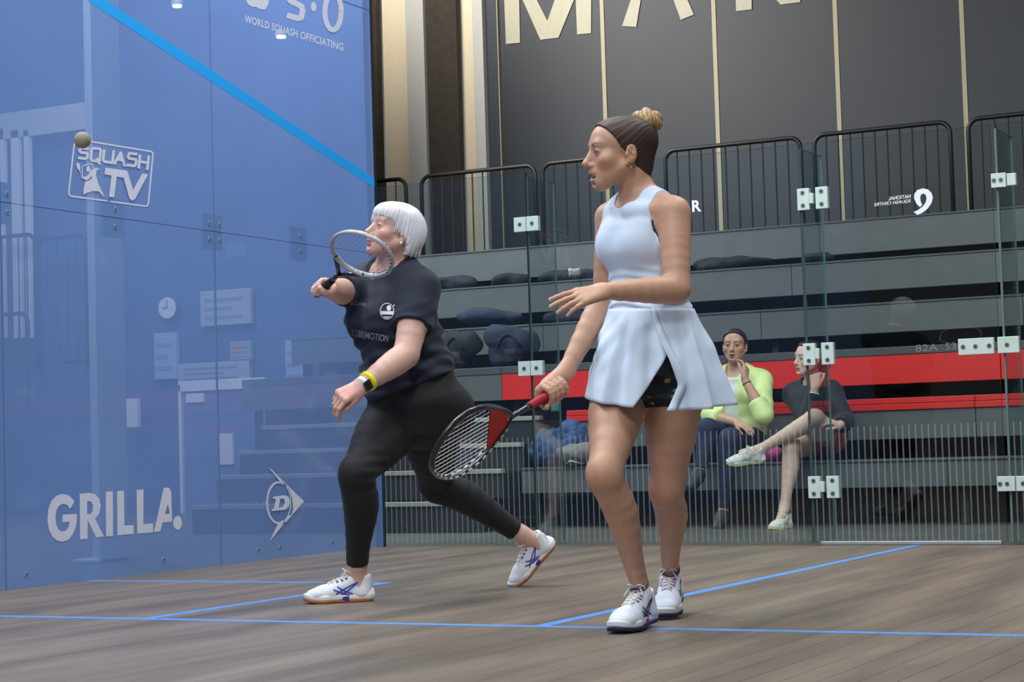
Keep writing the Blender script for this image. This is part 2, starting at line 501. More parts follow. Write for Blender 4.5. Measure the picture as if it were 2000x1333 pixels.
# ------------------------------------------------------------------ glass back wall
M_glass = glass_mat('clear_glass', (0.90, 0.945, 0.935), 0.0, ior=1.45)
M_stripe = glass_mat('stripe_film', (1, 1, 1), 0.4, film=(190, 196, 194), film_fac=0.20, ior=1.1)
M_fin = mat('fin_edge', (104, 128, 122), 0.25)
back = tag(empty('wall_back'), kind='structure')
def pane(x0, x1, y0, y1, z0, z1, parent, name='glass_pane'):
    v = [(x0,y0,z0),(x1,y0,z0),(x1,y1,z0),(x0,y1,z0),(x0,y0,z1),(x1,y0,z1),(x1,y1,z1),(x0,y1,z1)]
    mb = MB()
    if x1-x0 > y1-y0:
        mb.add(v, [(0,1,5,4),(2,3,7,6)], 0); mb.add(v, [(3,2,1,0),(4,5,6,7),(1,2,6,5),(3,0,4,7)], 1)
    else:
        mb.add(v, [(1,2,6,5),(3,0,4,7)], 0); mb.add(v, [(3,2,1,0),(4,5,6,7),(0,1,5,4),(2,3,7,6)], 1)
    return mb.build(name, [M_glass, M_edge if name != 'glass_fin' else M_fin], parent)
def stripes(x0, x1, parent):
    mb = MB(); xx = x0+0.02
    while xx < x1-0.015:
        mb.add([(xx,-0.002,0.02),(xx+0.008,-0.002,0.02),(xx+0.008,-0.002,0.62),(xx,-0.002,0.62)], [(0,1,2,3)]); xx += 0.034
    tag(mb.build('stripe_film', M_stripe, parent, recalc=False), kind='stuff')
GT = 2.13
for (x0, x1) in ((0.004, 1.008), (1.014, 2.645), (3.70, 5.2), (5.206, 6.396)):
    pane(x0, x1, 0.0, 0.012, 0.012, GT, back); stripes(x0, x1, back)
door = tag(empty('door_1'), kind='structure')
pane(2.653, 3.668, 0.0, 0.012, 0.018, GT, door); stripes(2.653, 3.668, door)
MB().bbox((2.69, -0.006, 0.004), (3.64, 0.02, 0.022), 0.003).build('door_sill', mat('sill_alloy', (170, 178, 176), 0.35, metal=0.6), door)
# fins behind the joints
for x0 in (1.011, 2.649, 3.69, 5.203):
    pane(x0-0.006, x0+0.006, 0.016, 0.36, 0.012, GT-0.02, back, 'glass_fin')
def plate(xa, xb, za, zb, bolts, parent, y=-0.010, name='fitting_plate'):
    MB().bbox((xa, y, za), (xb, y+0.034, zb), 0.0025).build(name, M_plate, parent)
    for bx, bz in bolts: bolt((bx, y, bz), (0, -1, 0), 0.012, parent, 0.002)
for zc in (1.833, 1.008):
    plate(0.933, 1.009, zc-0.042, zc+0.042, [(0.972, zc)], back); plate(1.013, 1.088, zc-0.042, zc+0.042, [(1.05, zc)], back)
for zc in (1.833, 1.008, 0.306):   # door hinges: leaf and knuckle
    h = 0.058
    plate(2.634, 2.700, zc-h, zc+h, [(2.665, zc-0.034), (2.665, zc+0.034)], door, name='hinge_leaf')
    plate(2.700, 2.722, zc-0.026, zc+0.03, [], door, name='hinge_knuckle')
    plate(2.735, 2.802, zc-h, zc+h, [(2.768, zc-0.034), (2.768, zc+0.034)], door, name='hinge_leaf')
plate(3.462, 3.643, 0.965, 1.048, [(3.487, 1.006), (3.55, 1.006), (3.62, 1.006)], door, name='lock_case')
plate(3.662, 3.77, 0.965, 1.048, [(3.71, 1.006)], back)
plate(3.665, 3.74, 1.805, 1.878, [(3.68, 1.842), (3.715, 1.842)], back); plate(3.745, 3.79, 1.81, 1.872, [], back)
plate(3.63, 3.72, 0.27, 0.345, [(3.645, 0.307), (3.68, 0.307)], back); plate(3.725, 3.8, 0.27, 0.345, [(3.76, .307)], back)
# print on the glass
M_white = mat('white_print', (232, 234, 240), 0.5)
def onback(u, v): p = atY(u, v, -0.0025); return (p[0], -0.0025, p[2])
def c5(x, y): return onback(1540+x/4.348, 200+y/4.348)
Q = stroke(arc(1146, 808, 58, 58, -150, 32, 24), 44, round_ends=False)
Q = [[(1118,892),(1085,860),(1067,815),(1070,775),(1095,745),(1140,731),(1185,740),(1215,770),(1226,810),(1215,855),(1180,905),(1135,940),(1095,956),(1062,932),(1105,912),(1140,885),(1165,850),(1173,815),(1165,785),(1145,775),(1125,785),(1118,810),(1122,840),(1135,870)]]
prism(Q, c5, 'emblem', M_white, door)
text_on('NATIONAL', [(1735,384.5),(1778.5,379.8),(1778.5,387),(1735,391.7)], onback, 'lettering', M_white, door, bold=0.01, mirror=True)
text_on('SQUASH CENTRE', [(1707.5,397),(1778.5,389.3),(1778.5,396.5),(1707.5,404.2)], onback, 'lettering', M_white, door, bold=0.01, mirror=True)
text_on('R', [(1351,392),(1369,390.5),(1370,413),(1352,414.5)], onback, 'lettering', M_white, back, bold=0.03)
M_etch = glass_mat('etched_print', (1, 1, 1), 0.4, film=(150, 150, 152), film_fac=0.5, ior=1.1)
text_on('82A  53', [(1788,674),(1867,669),(1867,682),(1788,688)], onback, 'lettering', M_etch, door, bold=0.0)

# ------------------------------------------------------------------ ball
M_ball = mat('ball_rubber', (158, 152, 138), 0.75, vary=0.06, scale=300, bump=0.1, bscale=900)
bp = atD(161, 274, 4.73)
o = MB().sphere((0, 0, 0), 0.0205, 32).build('squash_ball', M_ball, smooth=True); o.location = bp
tag(o, 'grey rubber ball in mid-air in front of the television emblem', 'ball')
# ================================================================== THE HALL BEHIND THE GLASS
M_grey = mat('bench_grey', (88, 92, 94), 0.5, vary=0.07, scale=6)
M_greyd = mat('bench_top', (74, 78, 80), 0.45, vary=0.06)
M_red = mat('bench_red', (214, 40, 36), 0.42, vary=0.04)
M_black = mat('deck_black', (34, 35, 37), 0.7, vary=0.15)
M_nose = mat('step_nosing', (150, 150, 142), 0.5, vary=0.1)
ROWS = [  # name, front Y, list of (z0, z1, material, x-start)
    (2.15, 0.237, 0.414), (2.90, 0.537, 0.813), (3.65, 0.927, 1.191), (4.40, 1.334, 1.564), (5.15, 1.716, 1.974), (5.90, 2.094, 2.379)]
XR = 7.4
SEAM = [-3.6, -1.114, 0.78, 2.80, 4.8, XR]
lab = ['lowest grey bench row, where the two spectators sit', 'second bench row, grey with a thin red front lip',
       'third bench row with the broad red front panel', 'plain grey bench row just above the red one',
       'grey bench row second from the top, dark coats on it', 'topmost grey bench row below the black railings']
for k, (Y, z0, z1) in enumerate(ROWS):
    r = root('bleacher_bench', lab[k], 'bench', 'bleacher benches')
    xs = [x for x in SEAM if x > (-0.20 if k < 2 else -9)]
    if k < 2: xs = [-0.19 if k == 0 else -0.19] + xs
    for a, b in zip(xs[:-1], xs[1:]):
        a2, b2 = a+0.002, b-0.002
        if k == 1:
            MB().bbox((a2, Y, z0), (b2, Y+0.03, 0.730), 0.003).build('front_panel', M_grey, r)
            MB().bbox((a2, Y-0.012, 0.732), (b2, Y+0.04, 0.772), 0.003).build('front_lip', M_red, r)
            MB().bbox((a2, Y-0.004, 0.776), (b2, Y+0.40, z1), 0.003).build('seat_board', M_red, r)
        elif k == 2:
            red = a > -1.2
            MB().bbox((a2, Y, z0), (b2, Y+0.03, 1.132), 0.003).build('front_panel', M_red if red else M_grey, r)
            MB().bbox((a2, Y-0.006, 1.134), (b2, Y+0.42, z1), 0.003).build('seat_board', M_greyd, r)
        else:
            MB().bbox((a2, Y, z0), (b2, Y+0.03, z1-0.018), 0.003).build('front_panel', M_grey, r)
            MB().bbox((a2, Y-0.008, z1-0.016), (b2, Y+0.42, z1), 0.003).build('seat_board', M_greyd, r)
    for x in xs[:-1] + [xs[-1]-0.3]:
        MB().box((x+0.05, Y+0.10, max(0, z0-0.38)), (x+0.10, Y+0.16, z1-0.03)).build('support_post', M_black, r)
    settle(r, (1.0, Y, 0))
deck = tag(empty('floor_tier'), kind='structure')
for k in range(6):
    Y = 2.62+0.75*k
    zt = max(0.02, ROWS[k][2]-0.05) if k == 5 else ROWS[k][1]+0.045
    MB().box((-3.62 if k > 1 else -0.19, Y, 0), (XR, Y+0.75 if k < 5 else 8.5, zt)).build('tier_deck', M_black, deck)
MB().box((-5.7, 6.45, 0), (-3.63, 8.5, ROWS[5][2]-0.05)).build('tier_deck', M_black, deck)
MB().box((-3.62, 4.2, 0), (-0.2, 4.3, 1.2)).build('tier_deck', M_black, deck)
# aisle steps with pale nosings
for i, (z, Y) in enumerate([(0.207, 1.6), (0.415, 1.9), (0.592, 2.2), (0.778, 2.5)]):
    st = root('aisle_step', 'dark aisle step with a pale nosing, %s from the floor' % ('lowest', 'second', 'third', 'fourth')[i], 'step', 'aisle steps')
    MB().box((-2.6, Y+0.002, 0 if i == 0 else z-0.2), (-0.205, Y+0.30 if i < 3 else 3.6, z-0.03)).build('tread', M_black, st)
    MB().bbox((-2.6, Y-0.012, z-0.032), (-0.205, Y+0.05, z), 0.004).build('nosing', M_nose, st)
    settle(st, (-1.4, Y, 0))
# ------------------------------------------------------------------ railings on top
M_rail = mat('rail_black', (24, 25, 27), 0.45, metal=0.2)
def railing(x0, x1, Y, zb, zt, label, r=0.021, pitch=0.118, group='black tubular railings'):
    t = root('guard_rail', label, 'railing', group)
    c = 0.10
    pts = [(x0, Y, zb)]
    pts += [(x0+c-c*math.cos(a), Y, zt-c+c*math.sin(a)) for a in np.linspace(0, math.pi/2, 7)]
    pts += [(x1-c+c*math.sin(a), Y, zt-c+c*math.cos(a)) for a in np.linspace(0, math.pi/2, 7)]
    pts += [(x1, Y, zb)]
    MB().tube(pts, r, 8).build('hoop', M_rail, t, smooth=True)
    MB().tube([(x0, Y, zb+0.10), (x1, Y, zb+0.10)], 0.014, 6).build('bottom_rail', M_rail, t)
    n = max(1, int(round((x1-x0)/pitch)))
    me = None
    for i in range(1, n):
        x = x0+(x1-x0)*i/n
        if me is None:
            o = MB().tube([(0, 0, 0), (0, 0, zt-zb-0.10)], 0.0075, 6).build('baluster', M_rail, t); me = o.data
        else: o = link('baluster', me, t)
        o.location = (x, Y, zb+0.10)
    settle(t, ((x0+x1)/2, Y, zb))
    return t
rx = [(-5.05, -3.86, 'partly hidden by the white-haired player'), (-3.68, -2.40, 'in front of the cream wall strips'), (-2.32, -1.20, 'beside the standing player\'s face'),
      (-1.03, 0.30, 'behind the standing player\'s shoulder'), (0.43, 1.67, 'above the ribbon-shaped emblem'), (1.83, 3.1, 'cut off by the picture edge')]
for a, b, tx in rx:
    railing(a, b, 6.9, 2.15, 3.285, 'black tubular railing on the top tier, '+tx)
# ------------------------------------------------------------------ far wall
fw_ = tag(empty('wall_far'), kind='structure')
M_panel = mat('wall_panel', (29, 35, 41), 0.55, vary=0.06, scale=3)
M_gold = mat('gold_strip', (158, 146, 118), 0.5, vary=0.04)
M_cream = mat('cream_panel', (228, 212, 182), 0.7, vary=0.03)
M_pale = mat('pale_pilaster', (186, 184, 178), 0.7, vary=0.04)
M_brown = mat('brown_pier', (58, 50, 42), 0.85, vary=0.2, scale=12, bump=0.4, bscale=40)
M_navy = mat('navy_strip', (40, 46, 58), 0.6)
YW = 8.6; ZT = 6.6
gx = [-3.66, -2.41, -1.155, 0.13, 1.388, 2.65, 3.9, 5.15, 6.4]
for a, b in zip(gx[:-1], gx[1:]):
    MB().bbox((a+0.025, YW, 0), (b-0.0, YW+0.05, ZT), 0.004).build('wall_panel', M_panel, fw_)
    MB().box((a-0.022 if a > -3.6 else a-0.006, YW-0.004, 0), (a+0.022 if a > -3.6 else a+0.006, YW+0.05, ZT)).build('gold_strip', M_gold, fw_)
for (a, b, d, m, n) in [(-5.6, -5.19, 0.0, M_brown, 'brick_pier'), (-5.19, -4.786, 0.12, M_cream, 'cream_panel'), (-4.786, -4.556, -0.05, M_pale, 'pilaster'), (-4.556, -4.168, 0.0, M_brown, 'brick_pier'),
                     (-4.168, -3.944, 0.12, M_cream, 'cream_panel'), (-3.944, -3.817, -0.05, M_pale, 'pilaster'), (-3.817, -3.67, 0.02, M_navy, 'navy_panel'),
                     (-13.0, -5.6, 0.1, M_navy, 'navy_panel')]:
    MB().bbox((a, YW+d, 0), (b-0.002, YW+d+0.1, ZT), 0.004).build(n, m, fw_)
# large wall lettering, lower part in view
M_letter = mat('cream_letter', (168, 162, 140), 0.55, vary=0.04)
def onfar(u, v): p = atY(u, v, YW-0.012); return (p[0], YW-0.012, p[2])
def c6(x, y): return onfar(720+x/2.469, y/2.469)
def letter(polys, fn): prism(polys, fn, 'wall_letter', M_letter, fw_)
letter([[(662,213),(648,-150),(735,-150),(862,100),(960,-180),(1075,-190),(1072,160),(1005,166),(998,-20),(915,182),(828,192),(725,-40),(730,206)]], c6)
letter([[(1222,125),(1330,-200),(1450,-205),(1568,70),(1505,96),(1470,0),(1450,-60),(1320,-50),(1290,130)]], c6)
def c7(x, y): return onfar(1300+x/2.469, y/2.469)
letter([[(340,54),(330,-220),(410,-225),(555,-60),(550,-240),(640,-245),(650,10),(555,22),(415,-130),(415,45)]], c7)

# ------------------------------------------------------------------ things seen faintly through the blue glass
def steel_post():
    t = root('steel_post', 'pale steel post standing close behind the blue glass wall', 'post')
    a = atX(183, 700, -0.95); b = atX(240, 700, -0.95)
    MB().bbox((-0.97, a[1], 0), (-0.93, b[1], 4.6), 0.004).build('flange', M_post, t)
    MB().bbox((-1.07, (a[1]+b[1])/2-0.02, 0), (-0.97, (a[1]+b[1])/2+0.02, 4.6), 0.004).build('web', M_post, t)
    MB().bbox((-1.11, a[1]-0.02, 0), (-0.93, b[1]+0.02, 0.02), 0.004).build('base_plate', M_post, t)
    settle(t, (-1.0, (a[1]+b[1])/2, 0))
steel_post()
M_lw = mat('lilac_white', (226, 216, 214), 0.6)
YB = 5.6
def slab(u0, v0, u1, v1, Y=YB, d=0.06):
    a = atY(u0, v0, Y); b = atY(u1, v1, Y)
    return (min(a[0], b[0]), Y, min(a[2], b[2])), (max(a[0], b[0]), Y+d, max(a[2], b[2]))
pw = tag(empty('wall_side'), kind='structure')
def panel(n, m, *q, **k):
    a, b = slab(*q, **k); return MB().bbox(a, b, 0.004).build(n, m, pw)
M_dim2 = mat('faint_print', (134, 138, 152), 0.7)
M_board = mat('board_pale', (164, 164, 176), 0.7)
M_dim = mat('hall_blue', (64, 84, 128), 0.7, vary=0.08, scale=2)
MB().box((-12.5, YB+0.3, 0), (-3.7, YB+0.4, 6)).build('partition', M_dim, pw)
panel('cream_panel', M_lw, 20, 255, 42, 660); panel('cream_panel', M_lw, 45, 255, 62, 660); panel('cream_panel', M_lw, -30, 255, 8, 365); panel('cream_panel', M_lw, -30, 440, 8, 660)
panel('pale_beam', M_pale, -40, 228, 182, 250)
panel('pale_beam', M_lw, 222, 462, 229, 630); panel('pale_beam', M_lw, 240, 780, 268, 835)
railing(*[float(atY(u, 470, YB-0.2)[0]) for u in (-90, 68)], YB-0.2, float(atY(0, 735, YB-0.2)[2]), float(atY(20, 462, YB-0.2)[2]), 'railing seen through the blue glass, cut off by the picture edge', pitch=0.11)
railing(*[float(atY(u, 470, YB-0.2)[0]) for u in (74, 168)], YB-0.2, float(atY(0, 735, YB-0.2)[2]), float(atY(120, 464, YB-0.2)[2]), 'railing seen through the blue glass below the television emblem', pitch=0.13)
railing(*[float(atY(u, 620, YB-0.5)[0]) for u in (-80, 54)], YB-0.5, float(atY(0, 800, YB-0.5)[2]), float(atY(20, 614, YB-0.5)[2]), 'lower railing seen through the blue glass in front of the taller one', pitch=0.11)
# door with pale frame, sign boards, clock
dr = tag(empty('door_2'), kind='structure')
def dpart(n, m, *q, **k):
    a, b = slab(*q, **k); return MB().bbox(a, b, 0.004).build(n, m, dr)
M_door = mat('door_blue', (92, 104, 146), 0.6)
dpart('frame_post', M_lw, 347, 752, 358, 1040); dpart('frame_post', M_lw, 508, 752, 516, 1040); dpart('frame_head', M_lw, 347, 746, 516, 758)
dpart('door_leaf', M_door, 358, 758, 508, 1040, Y=YB+0.03); dpart('door_sign', M_lw, 362, 770, 397, 786)
dpart('door_window', M_lw, 425, 848, 455, 908)
def notice(name, label, cat, m, *q, inner=None):
    t = root(name, label, cat)
    a, b = slab(*q, Y=YB+0.2); MB().bbox(a, b, 0.006).build('board', m, t)
    w, h = b[0]-a[0], b[2]-a[2]
    for i in range(3):
        MB().box((a[0]+0.1*w, YB+0.194, a[2]+h*(0.2+0.25*i)), (a[0]+(0.85-0.2*(i % 2))*w, YB+0.2, a[2]+h*(0.28+0.25*i))).build('printed_line', inner or M_dim2, t)
    settle(t, ((a[0]+b[0])/2, YB+0.2, a[2]))
notice('notice_board', 'wide pale notice board behind the blue glass, beside the round clock', 'notice board', M_board, 390, 570, 490, 632)
notice('door_head_sign', 'pale sign panel over the door behind the blue glass', 'sign', M_board, 346, 712, 487, 744)
M_exit = mat('exit_orange', (230, 120, 70), 0.5)
notice('exit_sign', 'small exit sign with orange marks behind the blue glass', 'sign', mat('exit_board', (120, 150, 160), 0.5), 448, 668, 490, 703, inner=M_exit)
notice('wall_poster', 'tall pale poster below the clock behind the blue glass', 'poster', mat('poster_blue', (150, 170, 200), 0.6), 300, 652, 345, 740)
notice('wall_poster', 'pale poster behind the blue glass nearest the white-haired player\'s fist', 'poster', mat('poster_blue', (150, 170, 200), 0.6), 556, 666, 600, 755)
ck = root('wall_clock', 'round pale wall clock behind the blue glass', 'clock')
c = atY(330, 602, YB+0.22); rr = 22/ proj(c)[2]*0+22*proj(c)[2]/FPX
MB().cyl(c, (0, 1, 0), rr, 0.05, 32).build('clock_body', M_dim, ck)
MB().cyl(c-np.array([0, 0.026, 0]), (0, 1, 0), rr*0.95, 0.01, 32).build('dial', M_lw, ck)
MB().box((c[0]-0.004, c[1]-0.036, c[2]), (c[0]+0.004, c[1]-0.032, c[2]+rr*0.7)).build('hand', M_dim, ck)
MB().box((c[0]-rr*0.5, c[1]-0.036, c[2]-0.004), (c[0], c[1]-0.032, c[2]+0.004)).build('hand', M_dim, ck)
settle(ck, c)
M_lamp = mat('lamp_glow', (255, 246, 225), 0.5, emit=6.0)
for (u, v, tx) in [(346, 12, 'small round ceiling lamp glowing behind the blue glass, above the out line'), (549, 72, 'small round ceiling lamp glowing behind the officiating lettering')]:
    c = atY(u, v, 5.0); t = root('ceiling_lamp', tx, 'lamp')
    MB().cyl(c, (0, 0, 1), 0.045, 0.02, 20).build('diffuser', M_lamp, t)
    MB().cyl(c+np.array([0, 0, 0.035]), (0, 0, 1), 0.055, 0.05, 20).build('housing', M_pale, t)
    settle(t, c)
# ================================================================== FIGURES: smooth-union bodies meshed by surface nets
WUP = np.array([0, 0, 1.0])
TOCAM = -FW
def nrm(v):
    v = np.asarray(v, float); return v/np.linalg.norm(v)
def J(u, v, D): return atD(u, v, D)
class Prim:
    def __init__(s, fn, lo, hi, k=0.02, op='+'): s.fn = fn; s.lo = np.array(lo, float); s.hi = np.array(hi, float); s.k = k; s.op = op
def cone(a, b, ra, rb, k=0.02, flat=None, op='+'):
    """tapered capsule; flat=(axis, factor) squashes it along an axis"""
    a = np.array(a, float); b = np.array(b, float); ab = b-a; l2 = ab@ab+1e-12
    if flat is not None: fn_ax = nrm(flat[0]); fs = 1.0/flat[1]-1.0; sc = flat[1]**0.5
    def f(X, Y, Z):
        px, py, pz = X-a[0], Y-a[1], Z-a[2]
        t = np.clip((px*ab[0]+py*ab[1]+pz*ab[2])/l2, 0, 1)
        dx, dy, dz = px-t*ab[0], py-t*ab[1], pz-t*ab[2]
        r = ra+(rb-ra)*t
        if flat is not None:
            q = (dx*fn_ax[0]+dy*fn_ax[1]+dz*fn_ax[2])*fs
            return (np.sqrt((dx+q*fn_ax[0])**2+(dy+q*fn_ax[1])**2+(dz+q*fn_ax[2])**2)-r)*sc
        return np.sqrt(dx*dx+dy*dy+dz*dz)-r
    m = max(ra, rb)
    return Prim(f, np.minimum(a, b)-m, np.maximum(a, b)+m, k, op)
def chain(pts, rs, k=0.02, **kw):
    return [cone(pts[i], pts[i+1], rs[i], rs[i+1], k, **kw) for i in range(len(pts)-1)]
def limb(pts, rs, k=0.02, n=4, ki=0.006, **kw):
    """limb along a smooth curve through the joints with smoothly varying thickness"""
    P = [np.array(p, float) for p in pts]; Q = [np.append(p, r) for p, r in zip(P, rs)]; out = []
    for i in range(len(Q)-1):
        a, b = Q[i], Q[i+1]; m0 = (b-(Q[i-1] if i else a))*(0.5 if i else 1.0); m1 = ((Q[i+2] if i+2 < len(Q) else b)-a)*(0.5 if i+2 < len(Q) else 1.0)
        for j in range(n):
            t = j/n; out.append((2*t**3-3*t*t+1)*a+(t**3-2*t*t+t)*m0+(-2*t**3+3*t*t)*b+(t**3-t*t)*m1)
    out.append(Q[-1])
    return [cone(out[i][:3], out[i+1][:3], out[i][3], out[i+1][3], k if i == 0 else ki, **kw) for i in range(len(out)-1)]
def leg_prims(h, k, a, rt, rk, rc, ra, back):
    P = limb([h, h+(k-h)*0.45, h+(k-h)*0.86, k, k+(a-k)*0.10, k+(a-k)*0.32+back*0.014, k+(a-k)*0.72+back*0.003, a], [rt, rt*0.92, rk*1.04, rk, rk*0.93, rc, rc*0.66, ra], 0.04, 3)
    P += [ell(k-back*0.020-WUP*0.004, (0.033, 0.033, 0.042), None, 0.03)]
    return P
def ell(c, r, R=None, k=0.02, op='+'):
    """ellipsoid; R columns = its axes"""
    c = np.array(c, float); r = np.array(r, float); R = np.eye(3) if R is None else np.asarray(R, float)
    def f(X, Y, Z):
        d = (X-c[0], Y-c[1], Z-c[2])
        q = [sum(d[j]*R[j, i] for j in range(3)) for i in range(3)]
        k0 = np.sqrt(sum((q[i]/r[i])**2 for i in range(3)))
        k1 = np.sqrt(sum((q[i]/(r[i]*r[i]))**2 for i in range(3)))+1e-9
        return k0*(k0-1.0)/k1
    m = np.sqrt((R**2)@(r**2))
    return Prim(f, c-m, c+m, k, op)
def loft(st, lat, k=0.03):
    """torso of elliptical stations (centre, half width, half depth) along a spine"""
    out = []
    for (a, wa, da), (b, wb, db) in zip(st[:-1], st[1:]):
        a = np.array(a, float); b = np.array(b, float); ax = b-a; l = np.linalg.norm(ax); ax = ax/l
        la = nrm(lat-ax*(lat@ax)); de = np.cross(ax, la)
        def f(X, Y, Z, a=a, ax=ax, l=l, la=la, de=de, wa=wa, wb=wb, da=da, db=db):
            px, py, pz = X-a[0], Y-a[1], Z-a[2]
            h = px*ax[0]+py*ax[1]+pz*ax[2]; t = np.clip(h/l, 0, 1); z = h-t*l
            x = px*la[0]+py*la[1]+pz*la[2]; y = px*de[0]+py*de[1]+pz*de[2]
            w = wa+(wb-wa)*t; d = da+(db-da)*t; rz = np.minimum(w, d)*0.5
            k0 = np.sqrt((x/w)**2+(y/d)**2+(z/rz)**2); k1 = np.sqrt((x/w**2)**2+(y/d**2)**2+(z/rz**2)**2)+1e-9
            return k0*(k0-1)/k1
        m = max(wa, wb, da, db)
        out.append(Prim(f, np.minimum(a, b)-m, np.maximum(a, b)+m, k))
    return out
BIG = 0.09
class Grid:
    def __init__(s, lo, hi, h):
        s.h = h; s.lo = np.array(lo, float)
        n = np.ceil((np.array(hi, float)-s.lo)/h).astype(int)+1
        s.ax = [(s.lo[i]+h*np.arange(n[i])).astype(np.float32) for i in range(3)]
        s.f = np.full(n, BIG, np.float32)
    def xyz(s): return s.ax[0][:, None, None], s.ax[1][None, :, None], s.ax[2][None, None, :]
    def put(s, prims):
        for p in prims:
            mg = p.k+0.02 if p.op == '+' else p.k+0.004
            sl = []
            for i in range(3):
                a = max(0, int((p.lo[i]-mg-s.lo[i])/s.h)); b = min(s.f.shape[i], int((p.hi[i]+mg-s.lo[i])/s.h)+2)
                sl.append(slice(a, max(a, b)))
            sl = tuple(sl)
            sub = s.f[sl]
            if sub.size == 0: continue
            X = s.ax[0][sl[0]][:, None, None]; Y = s.ax[1][sl[1]][None, :, None]; Z = s.ax[2][sl[2]][None, None, :]
            d = p.fn(X, Y, Z).astype(np.float32)
            if p.op == '+':
                h = np.maximum(p.k-np.abs(sub-d), 0)/p.k
                s.f[sl] = np.minimum(sub, d)-h*h*p.k*0.25
            else:
                h = np.maximum(p.k-np.abs(sub+d), 0)/p.k
                s.f[sl] = np.maximum(sub, -d)+h*h*p.k*0.25
        return s
def nets(g):
    """surface nets: grid field -> verts, quads"""
    f = g.f; neg = f < 0
    nx, ny, nz = f.shape
    c = neg[:-1, :-1, :-1].astype(np.int8)
    for o in ((1,0,0),(0,1,0),(0,0,1),(1,1,0),(1,0,1),(0,1,1),(1,1,1)):
        c = c+neg[o[0]:nx-1+o[0], o[1]:ny-1+o[1], o[2]:nz-1+o[2]]
    act = np.argwhere((c > 0) & (c < 8))
    if len(act) == 0: return np.zeros((0, 3)), np.zeros((0, 4), int)
    ids = np.full((nx-1, ny-1, nz-1), -1, np.int32)
    ids[act[:, 0], act[:, 1], act[:, 2]] = np.arange(len(act))
    cor = np.array([(i, j, k) for i in (0, 1) for j in (0, 1) for k in (0, 1)])
    val = np.stack([f[act[:, 0]+q[0], act[:, 1]+q[1], act[:, 2]+q[2]] for q in cor], 1)
    acc = np.zeros((len(act), 3)); cnt = np.zeros(len(act))
    for a in range(8):
        for b in range(a+1, 8):
            if np.abs(cor[a]-cor[b]).sum() != 1: continue
            va, vb = val[:, a], val[:, b]; m = (va < 0) != (vb < 0)
            t = np.where(m, va/np.where(m, va-vb, 1), 0)
            acc += np.where(m[:, None], cor[a]+t[:, None]*(cor[b]-cor[a]), 0); cnt += m
    V = g.lo+g.h*(act+acc/cnt[:, None])
    Q = []
    for ax in range(3):
        sl0 = [slice(None)]*3; sl1 = [slice(None)]*3
        sl0[ax] = slice(0, -1); sl1[ax] = slice(1, None)
        s0 = neg[tuple(sl0)]; s1 = neg[tuple(sl1)]
        e = np.argwhere(s0 != s1)
        u, w = (ax+1) % 3, (ax+2) % 3
        lim = [nx, ny, nz]
        e = e[(e[:, u] > 0) & (e[:, w] > 0) & (e[:, u] < lim[u]-1) & (e[:, w] < lim[w]-1)]
        q = []
        for du, dw in ((-1, -1), (0, -1), (0, 0), (-1, 0)):
            t = e.copy(); t[:, u] += du; t[:, w] += dw
            q.append(ids[t[:, 0], t[:, 1], t[:, 2]])
        q = np.stack(q, 1)
        flip = ~s0[e[:, 0], e[:, 1], e[:, 2]]
        q[flip] = q[flip][:, ::-1]
        Q.append(q)
    Q = np.concatenate(Q); Q = Q[(Q >= 0).all(1)]
    return V, Q
def bounds(prims, pad=0.03):
    p = [q for q in prims if q.op == '+']
    return np.min([q.lo for q in p], 0)-pad, np.max([q.hi for q in p], 0)+pad
def mesh_np(name, V, Q, m, parent=None, col=None, smooth=True):
    me = bpy.data.meshes.new(name)
    me.vertices.add(len(V)); me.vertices.foreach_set('co', np.ascontiguousarray(V, np.float32).ravel())
    n = len(Q); k = Q.shape[1]
    me.loops.add(n*k); me.loops.foreach_set('vertex_index', np.ascontiguousarray(Q, np.int32).ravel())
    me.polygons.add(n); me.polygons.foreach_set('loop_start', np.arange(0, n*k, k, dtype=np.int32))
    me.polygons.foreach_set('use_smooth', np.full(n, smooth))
    me.update(calc_edges=True); me.validate()
    if col is not None:
        a = me.color_attributes.new('Col', 'FLOAT_COLOR', 'POINT')
        c4_ = np.ones((len(V), 4), np.float32); c4_[:, :3] = col; a.data.foreach_set('color', c4_.ravel())
    me.materials.append(m)
    return link(name, me, parent)
def smooth_v(V, Q, it=1, lam=0.5):
    E = np.concatenate([Q[:, [0, 1]], Q[:, [1, 2]], Q[:, [2, 3]], Q[:, [3, 0]]])
    E = np.concatenate([E, E[:, ::-1]])
    deg = np.bincount(E[:, 0], minlength=len(V)).astype(float)
    for _ in range(it):
        s = np.stack([np.bincount(E[:, 0], weights=V[E[:, 1], i], minlength=len(V)) for i in range(3)], 1)
        V = V+lam*(s/np.maximum(deg, 1)[:, None]-V)
    return V
def body_mesh(name, prims, h, fine, m, parent, colfn):
    """one continuous skin: coarse grid everywhere, finer grids in the boxes 'fine' = [(lo, hi, h)]"""
    lo, hi = bounds(prims); g = Grid(lo, hi, h).put(prims); V, Q = nets(g); V = smooth_v(V, Q, 1, 0.4)
    keep = np.ones(len(Q), bool); C = V[Q].mean(1)
    for (a, b, hf) in fine:
        ins = ((C > np.array(a)+h*1.2) & (C < np.array(b)-h*1.2)).all(1); keep &= ~ins
    Q = Q[keep]
    for (a, b, hf) in fine:
        g2 = Grid(a, b, hf).put(prims); v2, q2 = nets(g2); v2 = smooth_v(v2, q2, 1, 0.4)
        Q = np.concatenate([Q, q2+len(V)]); V = np.concatenate([V, v2])
    used = np.unique(Q); rm = np.full(len(V), -1); rm[used] = np.arange(len(used))
    V = V[used]; Q = rm[Q]
    return mesh_np(name, V, Q, m, parent, colfn(V))
